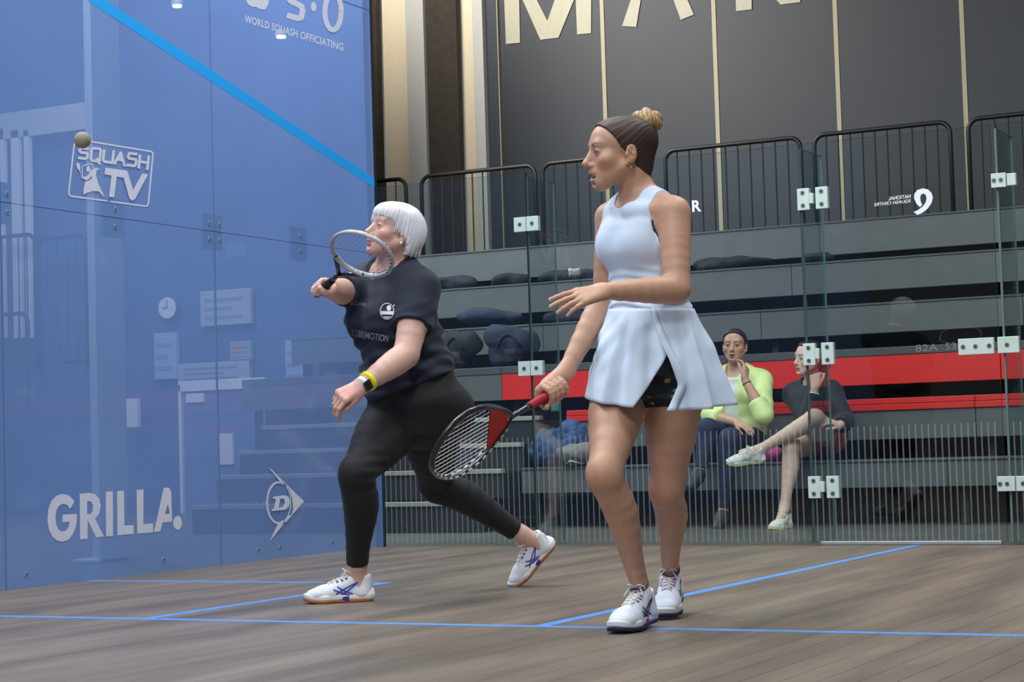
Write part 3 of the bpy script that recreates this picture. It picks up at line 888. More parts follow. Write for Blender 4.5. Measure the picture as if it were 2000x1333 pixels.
def noise3(P, s, seed=0, n=5):
    """cheap smooth pseudo-noise in -1..1"""
    r = np.random.RandomState(seed); out = 0
    for i in range(n):
        d = r.normal(size=3); d /= np.linalg.norm(d)
        d2 = r.normal(size=3); d2 /= np.linalg.norm(d2)
        out = out+np.sin(s*(P@d)*(1+0.5*i)+r.uniform(0, 6)+1.5*np.sin(s*0.7*(P@d2)))
    return out/n
def cloth_mesh(name, prims, off, cuts, h, m, parent, fold=0.0, fscale=40, seed=0, foldfn=None, pad=0.04, colfn=None, sm=2, sleeves=()):
    """garment: body shape pushed out by 'off', trimmed by cutting functions (>0 is cut away), with soft folds"""
    lo, hi = bounds(prims+[p for q, _ in sleeves for p in q], pad); g = Grid(lo, hi, h).put(prims)
    X, Y, Z = np.meshgrid(*g.ax, indexing='ij')
    for sp, sc in sleeves:      # sleeves are trimmed on their own, then blended into the garment
        gs = Grid(lo, hi, h).put(sp); w = gs.f < 0.06; P = np.stack([X[w], Y[w], Z[w]], 1); v = gs.f[w]-0.004
        for c in sc: v = np.maximum(v, c(P)+off)
        d = np.full(g.f.shape, BIG, np.float32); d[w] = v
        hh = np.maximum(0.035-np.abs(g.f-d), 0)/0.035; g.f = np.minimum(g.f, d)-hh*hh*0.035*0.25
    near = np.abs(g.f) < off+4*h+abs(fold)*2+0.01
    P = np.stack([X[near], Y[near], Z[near]], 1)
    v = g.f[near]-off
    if fold: v = v+fold*noise3(P, fscale, seed)
    if foldfn is not None: v = v+foldfn(P)
    for c in cuts: v = np.maximum(v, c(P))
    g.f = np.where(near, 0, np.where(g.f < 0, -1, 1)*1.0).astype(np.float32); g.f[near] = v
    # deep inside stays solid unless a cut removes it
    deep = (~near) & (g.f < 0)
    if cuts and deep.any():
        Pd = np.stack([X[deep], Y[deep], Z[deep]], 1); vd = np.full(len(Pd), -0.02)
        for c in cuts: vd = np.maximum(vd, c(Pd))
        g.f[deep] = vd
    V, Q = nets(g); V = smooth_v(V, Q, sm, 0.5)
    return mesh_np(name, V, Q, m, parent, colfn(V) if colfn else None)
def plane(p, n): p = np.array(p, float); n = nrm(n); return lambda P: (P-p)@n

# ------------------------------------------------------------------ head
class Frame:
    def __init__(s, o, fwd, up, sc=1.0):
        s.o = np.array(o, float); s.y = nrm(fwd); x = nrm(np.cross(s.y, up)); s.x = -x; s.z = np.cross(x, s.y)
        # x: person's left, y: forward, z: up
        s.z = nrm(s.z); s.s = sc; s.R = np.stack([s.x, s.y, s.z], 1)
    def __call__(s, x, y, z): return s.o+s.s*(s.x*x+s.y*y+s.z*z)
    def loc(s, P): return ((np.asarray(P)-s.o)@s.R)/s.s
def head_prims(F, mouth_open=0.0, jaw=1.0, nose=1.0, old=0.0):
    s = F.s; R = F.R
    E = lambda c, r, k=0.015, op='+': ell(F(*c), np.array(r)*s, R, k*s, op)
    K = lambda a, b, ra, rb, k=0.015, op='+', flat=None: cone(F(*a), F(*b), ra*s, rb*s, k*s, op=op, flat=flat)
    P = [E((0, -0.014, 0.024), (0.073, 0.094, 0.079), 0.02),
         E((0, 0.030, 0.036), (0.062, 0.054, 0.054), 0.02),
         E((0, 0.030, -0.030), (0.056, 0.053, 0.066), 0.02),
         E((0, 0.056, -0.062), (0.034, 0.034, 0.034), 0.02)]
    for q in (-1, 1):
        P += [K((q*0.052, 0.004, -0.048), (q*0.015, 0.060, -0.090*jaw), 0.018, 0.0175, 0.028),
              E((q*0.043, 0.053, -0.024), (0.023, 0.024, 0.021), 0.022)]
    P += [K((-0.008, 0.0665, -0.0925*jaw), (0.008, 0.0665, -0.0925*jaw), 0.0160, 0.0160, 0.02),
          K((-0.034, 0.072, 0.022), (0.034, 0.072, 0.022), 0.0135, 0.0135, 0.016)]
    for q in (-1, 1):   # sockets, then lids over the eyeballs
        P.append(E((q*0.0315, 0.096, 0.001), (0.0175, 0.016, 0.0125), 0.014, '-'))
        P.append(E((q*0.0315, 0.0715, 0.0005), (0.0155, 0.0150, 0.0145), 0.006))
        P.append(E((q*0.0320, 0.090, -0.0005), (0.0125, 0.012, 0.0047-0.0008*old), 0.002, '-'))
    P += [E((0, 0.082, -0.024), (0.0125, 0.016, 0.022), 0.010), K((0, 0.080, 0.012), (0, 0.100+0.006*nose, -0.030), 0.0075, 0.0098, 0.012),
          E((0, 0.1005+0.0055*nose, -0.033), (0.0090, 0.0095, 0.0082), 0.010)]
    for q in (-1, 1):
        P += [E((q*0.0118, 0.0905, -0.0385), (0.0075, 0.0105, 0.0072), 0.007),
              E((q*0.0060, 0.0985, -0.0462), (0.0034, 0.0050, 0.0030), 0.003, '-')]
    # lips and mouth
    mo = mouth_open
    P += [E((0, 0.086, -0.057), (0.020, 0.010, 0.011), 0.012)]
    P += [K((-0.017, 0.080, -0.0645+0.002), (0, 0.0915, -0.0625), 0.0042, 0.0060, 0.005), K((0.017, 0.080, -0.0645+0.002), (0, 0.0915, -0.0625), 0.0042, 0.0060, 0.005),
          K((-0.015, 0.0795, -0.0685-0.3*mo), (0, 0.0890, -0.0740-mo), 0.0042, 0.0068, 0.006), K((0.015, 0.0795, -0.0685-0.3*mo), (0, 0.0890, -0.0740-mo), 0.0042, 0.0068, 0.006)]
    P += [E((0, 0.092, -0.0675-0.5*mo), (0.0185+0.5*mo, 0.019, 0.0011+0.62*mo), 0.003, '-'),
          E((0, 0.088, -0.0845-mo), (0.016, 0.008, 0.005), 0.010, '-')]
    for q in (-1, 1):  # ears: rim, lobe, hollow
        P += [E((q*0.0760, -0.014, -0.010), (0.0085, 0.0175, 0.0285), 0.006), E((q*0.0755, -0.005, -0.035), (0.0065, 0.0095, 0.0105), 0.006),
              E((q*0.0870, -0.0115, -0.006), (0.0085, 0.0120, 0.0205), 0.003, '-'), K((q*0.080, -0.004, 0.004), (q*0.0815, -0.018, -0.014), 0.0028, 0.0034, 0.003), E((q*0.078, 0.002, -0.014), (0.005, 0.004, 0.007), 0.004)]
    return P
def skin_color(base, F=None, lip=(176, 96, 92), brow=(84, 62, 50), brow_on=True, blush=(214, 132, 116), seed=0, lash=None, spots=()):
    b = np.array(lin(base)); lp = np.array(lin(lip)); bw = np.array(lin(brow)); bl = np.array(lin(blush))
    def f(V):
        c = np.repeat(b[None], len(V), 0)*(1+0.05*noise3(V, 35, seed)[:, None])
        def mix(w, t): 
            nonlocal c
            w = np.clip(w, 0, 1)[:, None]; c = c*(1-w)+t*w
        for p, r, t, a in spots:
            d = np.linalg.norm(V-np.array(p), axis=1)/r; mix(a*np.clip(1.3-d, 0, 1), np.array(lin(t)))
        if F is not None:
            L_ = F.loc(V); x, y, z = L_[:, 0], L_[:, 1], L_[:, 2]; ax = np.abs(x)
            head = (y > 0.03) & (np.abs(z) < 0.13) & (ax < 0.09)
            mix(np.where(head, 0.28*np.exp(-((ax-0.045)/0.02)**2-((z+0.035)/0.02)**2), 0), bl)
            mix(np.where(head, 0.45*np.exp(-(ax/0.013)**2-((z+0.035)/0.012)**2)*(y > 0.09), 0), bl)
            top = -0.0565-0.006*(ax/0.018)**2*(1); lipz = np.where(z > -0.068, (z+0.0685)/0.0105, (-0.0685-z)/0.0125)
            mix(np.where(head & (ax < 0.021) & (y > 0.074), 1.6*(1-np.maximum(np.abs(lipz), 0)**2-(ax/0.021)**2), 0), lp)
            if brow_on:
                u_ = np.clip((ax-0.012)/0.040, 0, 1); bz = 0.0205+0.0062*np.sin(u_**1.2*math.pi*0.78); th = 0.0040*(1-0.72*u_**1.5)
                mix(np.where(head & (ax > 0.010) & (ax < 0.054), 1.2*(1-((z-bz)/th)**2)*np.clip((ax-0.010)/0.005, 0, 1)*np.clip((0.054-ax)/0.006, 0, 1), 0)*0.85, bw)
            if lash is not None:
                e = ((ax-0.032)/0.0150)**2+((z+0.0002)/0.0066)**2
                mix(np.where(head & (y > 0.066) & (e < 1.0), (1-e)*4.0, 0)*0.85, np.array(lin(lash)))
        return c
    return f
def eyeballs(F, parent, iris=(88, 70, 50), look=(0, 0)):
    m = mat('eye_white', (226, 220, 214), 0.15); mi_ = mat('eye_iris_%d_%d_%d' % iris, iris, 0.12); mp = mat('eye_pupil', (12, 10, 10), 0.1)
    for q in (-1, 1):
        c = F(q*0.0315, 0.0715, 0.0); r = 0.0128*F.s
        mb = MB(); mb.sphere(c, r, 20, 0)
        d = nrm(F.y+F.x*look[0]+F.z*look[1])
        a = nrm(np.cross(d, [0.1, 0.2, 1])); b = np.cross(d, a)
        for rad, mi2, lift in ((0.0064, 1, 1.003), (0.0030, 2, 1.010)):
            th = [0.0, 0.5, 1.0]
            v = [c+d*r*lift]; fcs = []
            for t in (0.5, 1.0):
                an = rad*F.s*t/r
                for j in range(16):
                    p = 2*math.pi*j/16
                    v.append(c+r*lift*(d*math.cos(an)+math.sin(an)*(a*math.cos(p)+b*math.sin(p))))
            for j in range(16):
                j2 = (j+1) % 16
                fcs += [(0, 1+j, 1+j2), (1+j, 17+j, 17+j2, 1+j2)]
            mb.add(v, fcs, mi2)
        mb.build('eye', [m, mi_, mp], parent, smooth=True)
# ------------------------------------------------------------------ hands
def hand_prims(w, f, n, thumb, sc=1.0, curl=(0.25, 0.3, 0.35, 0.4), thumb_curl=0.3, spread=0.06, thumb_out=0.7, k=0.006):
    """open or half-closed hand. w wrist, f finger direction, n back-of-hand normal, thumb = +1/-1 side of n x f; returns prims and finger tips"""
    f = nrm(f); n = nrm(n-f*(np.dot(n, f))); s_ = nrm(np.cross(n, f))*thumb
    w = np.array(w, float); P = []; tips = []
    pl = 0.088*sc
    for i, off in enumerate((0.030, 0.010, -0.010, -0.028)):
        P.append(cone(w+s_*off*0.55*sc+f*0.012*sc, w+f*pl*(1.0-0.02*abs(i-1))+s_*off*sc, 0.0150*sc, 0.0118*sc, 0.018*sc, flat=(n, 0.9)))
    L_ = [(0.042, 0.025, 0.021), (0.046, 0.029, 0.022), (0.042, 0.027, 0.021), (0.033, 0.020, 0.019)]
    for i, off in enumerate((0.030, 0.010, -0.010, -0.028)):
        p = w+f*pl*(1.0-0.03*abs(i-1))+s_*off*sc
        d = nrm(f+s_*spread*(1.5-i)); a = curl[i]; r0 = 0.0092*sc*(0.88 if i == 3 else 1)
        for j, l in enumerate(L_[i]):
            c_, s2 = math.cos(a*(0.8 if j == 2 else 1)), math.sin(a*(0.8 if j == 2 else 1))
            nn = nrm(n-d*np.dot(n, d)); 
            d = nrm(d*c_-nn*s2); n_i = nn
            q = p+d*l*sc
            P.append(cone(p, q, r0, r0*0.90, k if j == 0 else 0.003)); p = q; r0 *= 0.90
        tips.append((p, d))
    p = w+s_*0.022*sc+f*0.018*sc-n*0.006*sc
    d = nrm(f*0.75+s_*thumb_out-n*0.25)
    q = p+d*0.042*sc; P.append(cone(p, q, 0.0165*sc, 0.0118*sc, 0.012)); p = q
    for l, a in ((0.032, thumb_curl), (0.026, thumb_curl*0.7)):
        d = nrm(d-s_*a*0.8-n*a*0.35+f*a*0.3); q = p+d*l*sc; P.append(cone(p, q, 0.0112*sc, 0.0098*sc, 0.004)); p = q
    tips.append((p, d))
    return P, tips
def grip_prims(w, c, ax, pdir, rh, sc=1.0, turn=1, span=250, order=1):
    """fist closed round a handle: c point on the handle under the middle of the palm, ax handle axis toward the racket head, pdir from handle to palm"""
    ax = nrm(ax); p = nrm(pdir-ax*np.dot(pdir, ax)); q = np.cross(ax, p)*turn
    P = []; R_ = rh+0.0085*sc
    for i, off in enumerate((0.034, 0.012, -0.010, -0.031)):
        r0 = (0.0098, 0.0100, 0.0096, 0.0086)[i]*sc
        base = c+ax*off*sc*order
        pts = []
        for a in np.linspace(-10, span-20*(i == 3), 9):
            t = math.radians(a); rr = R_+(0.006*sc if a < 40 else 0.0)
            pts.append(base+p*math.cos(t)*rr+q*math.sin(t)*rr+ax*order*0.010*sc*(a/span))
        P += chain(pts, [r0*(1.05-0.02*j) for j in range(9)], 0.004)
        P.append(cone(w+(c-w)*0.30+ax*order*off*0.5*sc, base+p*(R_+0.006*sc)-q*0.004, 0.0165*sc, 0.0125*sc, 0.018*sc))
    # heel of the hand and thumb
    P.append(cone(w, c+p*(R_+0.010*sc)-q*0.010*sc, 0.024*sc, 0.020*sc, 0.02))
    pts = []
    for a in np.linspace(10, 150, 6):
        t = math.radians(a)
        pts.append(c+ax*order*(0.040+0.020*a/150)*sc+p*math.cos(t)*(R_+0.006)-q*math.sin(t)*(R_+0.003))
    P += chain(pts, [0.0150*sc, 0.0130*sc, 0.0118*sc, 0.0112*sc, 0.0108*sc, 0.0098*sc], 0.005)
    return P
def drop_onto(ob, fn_dir, lift=0.0012):
    """returns a function that drops a point onto a mesh along a direction"""
    me = ob.data; bv = BVHTree.FromPolygons([v.co[:] for v in me.vertices], [p.vertices[:] for p in me.polygons])
    d = Vector(nrm(fn_dir))
    def f(p):
        p = Vector([float(x) for x in p]); h = bv.ray_cast(p-d*0.6, d, 3.0)
        if h[0] is None:
            h = bv.find_nearest(p); return np.array(h[0])
        return np.array(h[0]-d*lift)
    return f
# ================================================================== SHOES AND RACKETS
def mframe(o, x, y, z):
    return Matrix(((x[0], y[0], z[0], o[0]), (x[1], y[1], z[1], o[1]), (x[2], y[2], z[2], o[2]), (0, 0, 0, 1)))
SHOE = {}
def shoe_parts(key, upper_col, sole_col, mid_col, stripe_col, accent, heel_col=None):
    """canonical shoe: heel at x=0, toe at x=0.275, sole on z=0, symmetric side stripes; returns meshes"""
    if key in SHOE: return SHOE[key]
    def foot2d(X, Y, grow=0.0):
        d = None
        for (xa, ya, ra), (xb, yb, rb) in zip([(0.036,0,0.032),(0.11,0.001,0.031),(0.185,0.003,0.0445),(0.228,-0.002,0.037)][:-1], [(0.036,0,0.032),(0.11,0.001,0.031),(0.185,0.003,0.0445),(0.228,-0.002,0.037)][1:]):
            t = np.clip(((X-xa)*(xb-xa)+(Y-ya)*(yb-ya))/((xb-xa)**2+(yb-ya)**2), 0, 1)
            q = np.sqrt((X-xa-t*(xb-xa))**2+(Y-ya-t*(yb-ya))**2)-(ra+(rb-ra)*t)-grow
            d = q if d is None else np.minimum(d, q)
        return d
    def slab_(z0, z1, grow, rnd):
        def f(X, Y, Z):
            spring = 0.012*np.clip((X-0.20)/0.07, 0, 1)**2
            a = foot2d(X, Y, grow-rnd); b = np.abs(Z-spring-(z0+z1)/2)-((z1-z0)/2-rnd)
            return np.minimum(np.maximum(a, b), 0)+np.sqrt(np.maximum(a, 0)**2+np.maximum(b, 0)**2)-rnd
        return Prim(f, (-0.02, -0.06, -0.01), (0.29, 0.06, z1+0.03), 0.003)
    def mesh(prims, h, m, name, cut=None, sub=None):
        lo, hi = bounds(prims, 0.012); g = Grid(lo, hi, h).put(prims)
        if cut is not None:
            X, Y, Z = g.xyz(); g.f = np.maximum(g.f, cut(X, Y, Z)+0*X+0*Y+0*Z).astype(np.float32)
        V, Q = nets(g); V = smooth_v(V, Q, 1, 0.4); o = mesh_np(name, V, Q, m); me = o.data; bpy.data.objects.remove(o); return me
    m_up = mat('shoe_upper_'+key, upper_col, 0.7, vary=0.05, scale=120, bump=0.25, bscale=500)
    m_so = mat('shoe_sole_'+key, sole_col, 0.6, vary=0.06, scale=60); m_mi = mat('shoe_midsole_'+key, mid_col, 0.55)
    m_st = mat('shoe_stripe_'+key, stripe_col, 0.5); m_ac = mat('shoe_accent_'+key, accent, 0.5); m_la = mat('shoe_lace', (232, 230, 224), 0.8)
    m_in = mat('shoe_lining_'+key, (150, 164, 176), 0.8)
    m_he = mat('shoe_heel_'+key, heel_col or upper_col, 0.7)
    out = {}
    out['sole'] = mesh([slab_(0.0, 0.013, 0.004, 0.004)], 0.0025, m_so, 'sole')
    out['midsole'] = mesh([slab_(0.010, 0.031, 0.003, 0.006), cone((0.02, 0, 0.03), (0.02, 0, 0.036), 0.028, 0.026, 0.02)], 0.0025, m_mi, 'midsole')
    up = [cone((0.040, 0, 0.030), (0.034, 0, 0.088), 0.0355, 0.0300, 0.02), cone((0.052, 0, 0.035), (0.13, 0, 0.045), 0.0350, 0.0350, 0.02),
          cone((0.070, 0, 0.078), (0.185, 0, 0.036), 0.0300, 0.0300, 0.02), ell((0.205, 0, 0.030), (0.058, 0.0435, 0.0300), None, 0.02),
          cone((0.168, 0.012, 0.03), (0.19, -0.012, 0.03), 0.032, 0.032, 0.02),
          cone((0.085, 0, 0.088), (0.066, 0, 0.120), 0.0220, 0.0190, 0.02, flat=((1, 0, 0.6), 0.55)),
          cone((0.036, 0, 0.130), (0.050, 0, 0.085), 0.0255, 0.0255, 0.006, op='-')]
    cutf = lambda X, Y, Z: np.maximum(0.022-Z, -(0.0)+(Z-(0.100+0.25*np.maximum(0.03-X, 0)+0.6*np.clip(X-0.045, 0, 0.03))))
    out['upper'] = mesh(up, 0.0024, m_up, 'shoe', cutf)
    # heel counter as thin coloured cap
    out['heel'] = mesh([cone((0.0385, 0, 0.030), (0.0335, 0, 0.075), 0.0362, 0.0310, 0.02)], 0.0025, m_he, 'heel_counter', lambda X, Y, Z: np.maximum(np.maximum(0.03-Z, X-0.022+0.3*(Z-0.03)), Z-0.078))
    up_me = out['upper']
    bv = BVHTree.FromPolygons([v.co[:] for v in up_me.vertices], [p.vertices[:] for p in up_me.polygons])
    def side(q):
        def fn(x, z):
            h = bv.ray_cast(Vector((x, q*0.2, z)), Vector((0, -q, 0)), 0.4)
            if h[0] is None: h = bv.find_nearest(Vector((x, q*0.04, z)))
            p = h[0]; return (p.x, p.y+q*0.0012, p.z)
        return fn
    mb_polys = []
    def fine(pts, w):
        P = []
        for a, b in zip(pts[:-1], pts[1:]):
            n = max(1, int(math.dist(a, b)/0.006))
            for i in range(n):
                P.append(((a[0]+(b[0]-a[0])*i/n), (a[1]+(b[1]-a[1])*i/n)))
        P.append(pts[-1]); return stroke(P, w)
    lines = fine([(0.148, 0.034), (0.112, 0.055), (0.066, 0.075)], 0.0050)+fine([(0.126, 0.030), (0.090, 0.055), (0.060, 0.078)], 0.0050)
    lines += fine([(0.158, 0.052), (0.138, 0.042), (0.098, 0.028)], 0.0045)+fine([(0.142, 0.062), (0.118, 0.046), (0.086, 0.033)], 0.0045)
    for q in (-1, 1):
        o = prism(lines, side(q), 'side_stripe', m_st, None, (0, q, 0)); out['stripe%d' % q] = o.data; bpy.data.objects.remove(o)
    mb = MB()
    for q in (-1, 1):
        mb.bbox((0.098, q*0.034-0.004, 0.006), (0.142, q*0.034+0.004, 0.024), 0.003)
    o = mb.build('shank_accent', m_ac); out['accent'] = o.data; bpy.data.objects.remove(o)
    # laces
    mb = MB(); top = lambda x, y: bv.ray_cast(Vector((x, y, 0.3)), Vector((0, 0, -1)), 0.5)[0] or Vector((x, y, 0.06))
    for i, x in enumerate((0.098, 0.115, 0.132, 0.149, 0.166)):
        wdt = 0.019-0.0006*i
        pts = [np.array(top(x+0.007*t, t*wdt))+np.array([0, 0, 0.0022]) for t in np.linspace(-1, 1, 7)]
        mb.tube(pts, 0.0026, 6)
        pts = [np.array(top(x-0.007*t, t*wdt))+np.array([0, 0, 0.0030]) for t in np.linspace(-1, 1, 7)]
        mb.tube(pts, 0.0026, 6)
    k0 = np.array(top(0.090, 0))+np.array([0.002, 0, 0.004])
    mb.sphere(k0, 0.006, 10)
    for q in (-1, 1):   # bow loops and tails
        loop = [k0+np.array([0.018*math.sin(t)*0.6+0.012*math.sin(t), q*0.026*(1-math.cos(t))*0.5+q*0.004*math.sin(t), 0.014*math.sin(t)]) for t in np.linspace(0, 2*math.pi*0.94, 16)]
        mb.tube(loop, 0.0022, 6)
        mb.tube([k0, k0+np.array([0.014, q*0.016, 0.004]), k0+np.array([0.026, q*0.027, -0.012]), k0+np.array([0.030, q*0.032, -0.022])], 0.0020, 6)
    o = mb.build('laces', m_la, smooth=True); out['laces'] = o.data; bpy.data.objects.remove(o)
    mb = MB()
    for q in (-1, 1):
        for x in (0.104, 0.122, 0.140): 
            p = np.array(top(x, q*0.021)); mb.sphere(p, 0.0052, 8, 0, (1.4, 1, 0.5))
    o = mb.build('eyelet_trim', m_ac); out['eyelets'] = o.data; bpy.data.objects.remove(o)
    SHOE[key] = out; return out
def put_shoe(out, toe, heel, parent, up=(0, 0, 1), size=0.275, label=None):
    """toe and heel: points under the sole ends"""
    toe = np.array(toe, float); heel = np.array(heel, float); x = nrm(toe-heel); z = nrm(np.array(up, float)-x*np.dot(up, x)); y = np.cross(z, x)
    sc = size/0.275
    sh = link('shoe', out['upper'], parent); sh.matrix_basis = mframe(heel, x*sc, y*sc, z*sc)
    for n, k in (('sole', 'sole'), ('midsole', 'midsole'), ('heel_counter', 'heel'), ('side_stripe', 'stripe1'), ('side_stripe', 'stripe-1'), ('shank_accent', 'accent'), ('laces', 'laces'), ('eyelet_trim', 'eyelets')):
        link(n, out[k], sh)
    if label: sh['label'] = label
    return sh, (lambda a, b, c: heel+sc*(x*a+y*b+z*c))

def racket(name, label, butt, ax, wid, style):
    """butt end, axis toward the head, width axis; style: dict of colours and shape"""
    t = root(name, label, 'racket')
    ax = nrm(ax); wid = nrm(np.array(wid)-ax*np.dot(wid, ax)); nn = np.cross(ax, wid)
    butt = np.array(butt, float)
    P = lambda a, b, c=0.0: butt+ax*a+wid*b+nn*c
    mg = mat('grip_'+style['key'], style['grip'], 0.75, vary=0.08, scale=80, bump=0.3, bscale=200); mf = mat('frame_'+style['key'], style['frame'], 0.28, coat=0.4)
    ms = mat('string_'+style['key'], style['string'], 0.4); mt = mat('throat_'+style['key'], style['throat'], 0.25, coat=0.4)
    # grip: octagonal with butt cap and wrapped tape ridges
    mb = MB(); gl = style.get('grip_len', 0.20); pts = []; rs = []
    for i in range(41):
        a = gl*i/40; pts.append(P(a, 0)); rs.append((0.0165 if i > 1 else 0.0185)*(1.0-0.012*(i % 3 == 0))-0.002*max(0, i-30)/10)
    mb.tube(pts, rs, 10, ell=(1.0, 0.85)); mb.build('grip', mg, t, smooth=True)
    mb = MB(); s0 = style['throat_at']
    mb.tube([P(gl-0.002, 0), P(gl+0.02, 0), P((gl+s0)/2, 0), P(s0+0.005, 0)], [0.0125, 0.0105, 0.0095, 0.011], 10, ell=(1, 0.8)); mb.build('shaft', mt, t, smooth=True)
    L_ = style['length']; W_ = style['width']; n = 72; out = []
    for i in range(n):
        th = 2*math.pi*i/n; s = (1-math.cos(th))/2
        if style['shape'] == 'teardrop': w = math.sin(math.pi*s**1.30)**0.56 if 0 < s < 1 else 0.0
        else: w = abs(math.sin(th))
        out.append((s0+(L_-s0)*s if style['shape'] == 'teardrop' else style['head_at']+(L_-style['head_at'])*s, math.copysign(W_/2*w, math.sin(th))))
    MB().tube([P(a, b) for a, b in out], 0.0098, 8, closed=True, ell=(0.62, 1.0)).build('frame', mf, t, smooth=True)
    if style['shape'] != 'teardrop':
        for q in (-1, 1):
            MB().tube([P(s0, q*0.004), P((s0+style['head_at'])/2, q*0.022), P(style['head_at']+0.028, q*0.064)], [0.0095, 0.0085, 0.0085], 8).build('throat_arm', mt, t, smooth=True)
    bs = MB()
    for i0 in range(6, 34, 2): bs.tube([P(a, b*0.95, sg*0.0095) for sg in (1,) for a, b in out[i0:i0+2]], 0.0034, 6).tube([P(a, b*0.95, -0.0095) for a, b in out[i0:i0+2]], 0.0034, 6)
    bs.build('bumper_stripe', mat('bumper_'+style['key'], style['bumper'], 0.4), t, smooth=True)
    # strings
    A = np.array([p[0] for p in out]); B = np.array([p[1] for p in out])
    mb = MB(); lo, hi = A.min(), A.max()
    def half(a):
        best = 0
        for i in range(n):
            a0, a1 = A[i], A[(i+1) % n]
            if (a0-a)*(a1-a) <= 0 and a0 != a1:
                u = (a-a0)/(a1-a0); best = max(best, abs(B[i]+(B[(i+1) % n]-B[i])*u))
        return best
    for b in np.linspace(-W_/2*0.86, W_/2*0.86, 14):
        aa = [a for a in np.linspace(lo, hi, 160) if half(a) > abs(b)]
        if aa: mb.tube([P(aa[0], b), P(aa[-1], b)], style.get('sr', 0.0009), 5)
    for a in np.linspace(lo+0.02, hi-0.012, 18):
        w = half(a)
        mb.tube([P(a, -w, 0.001), P(a, w, 0.001)], style.get('sr', 0.0009)*style.get('cross', 1.0), 5)
    mb.build('strings', ms, t)
    if style.get('stencil'):
        a0, a1 = s0+0.018, s0+0.100; v = []; f = []
        for i in range(9):
            a = a0+(a1-a0)*i/8; w = half(a)*0.86
            v += [P(a, -w, 0.003), P(a, w, 0.003), P(a, -w, -0.001), P(a, w, -0.001)]
        for i in range(8):
            o = i*4; f += [(o, o+1, o+5, o+4), (o+2, o+6, o+7, o+3), (o, o+4, o+6, o+2), (o+1, o+3, o+7, o+5)]
        MB().add(v, f).build('string_stencil', mat('stencil_red', style['stencil'], 0.6), t)
    settle(t, butt)
    return t
# ================================================================== PEOPLE
M_skin = mat('skin', (200, 160, 140), 0.5, sss=0.12, attr='Col', vary=0.03, scale=60, bump=0.05, bscale=350)
def plate_box(p, r): p = np.array(p); return (p-r, p+r)
def strands(name, curves, r, m, parent):
    mb = MB()
    for c in curves: mb.tube(c, [r]*(len(c)-1)+[r*0.3], 4, cap=False)
    return mb.build(name, m, parent, smooth=True, recalc=False)

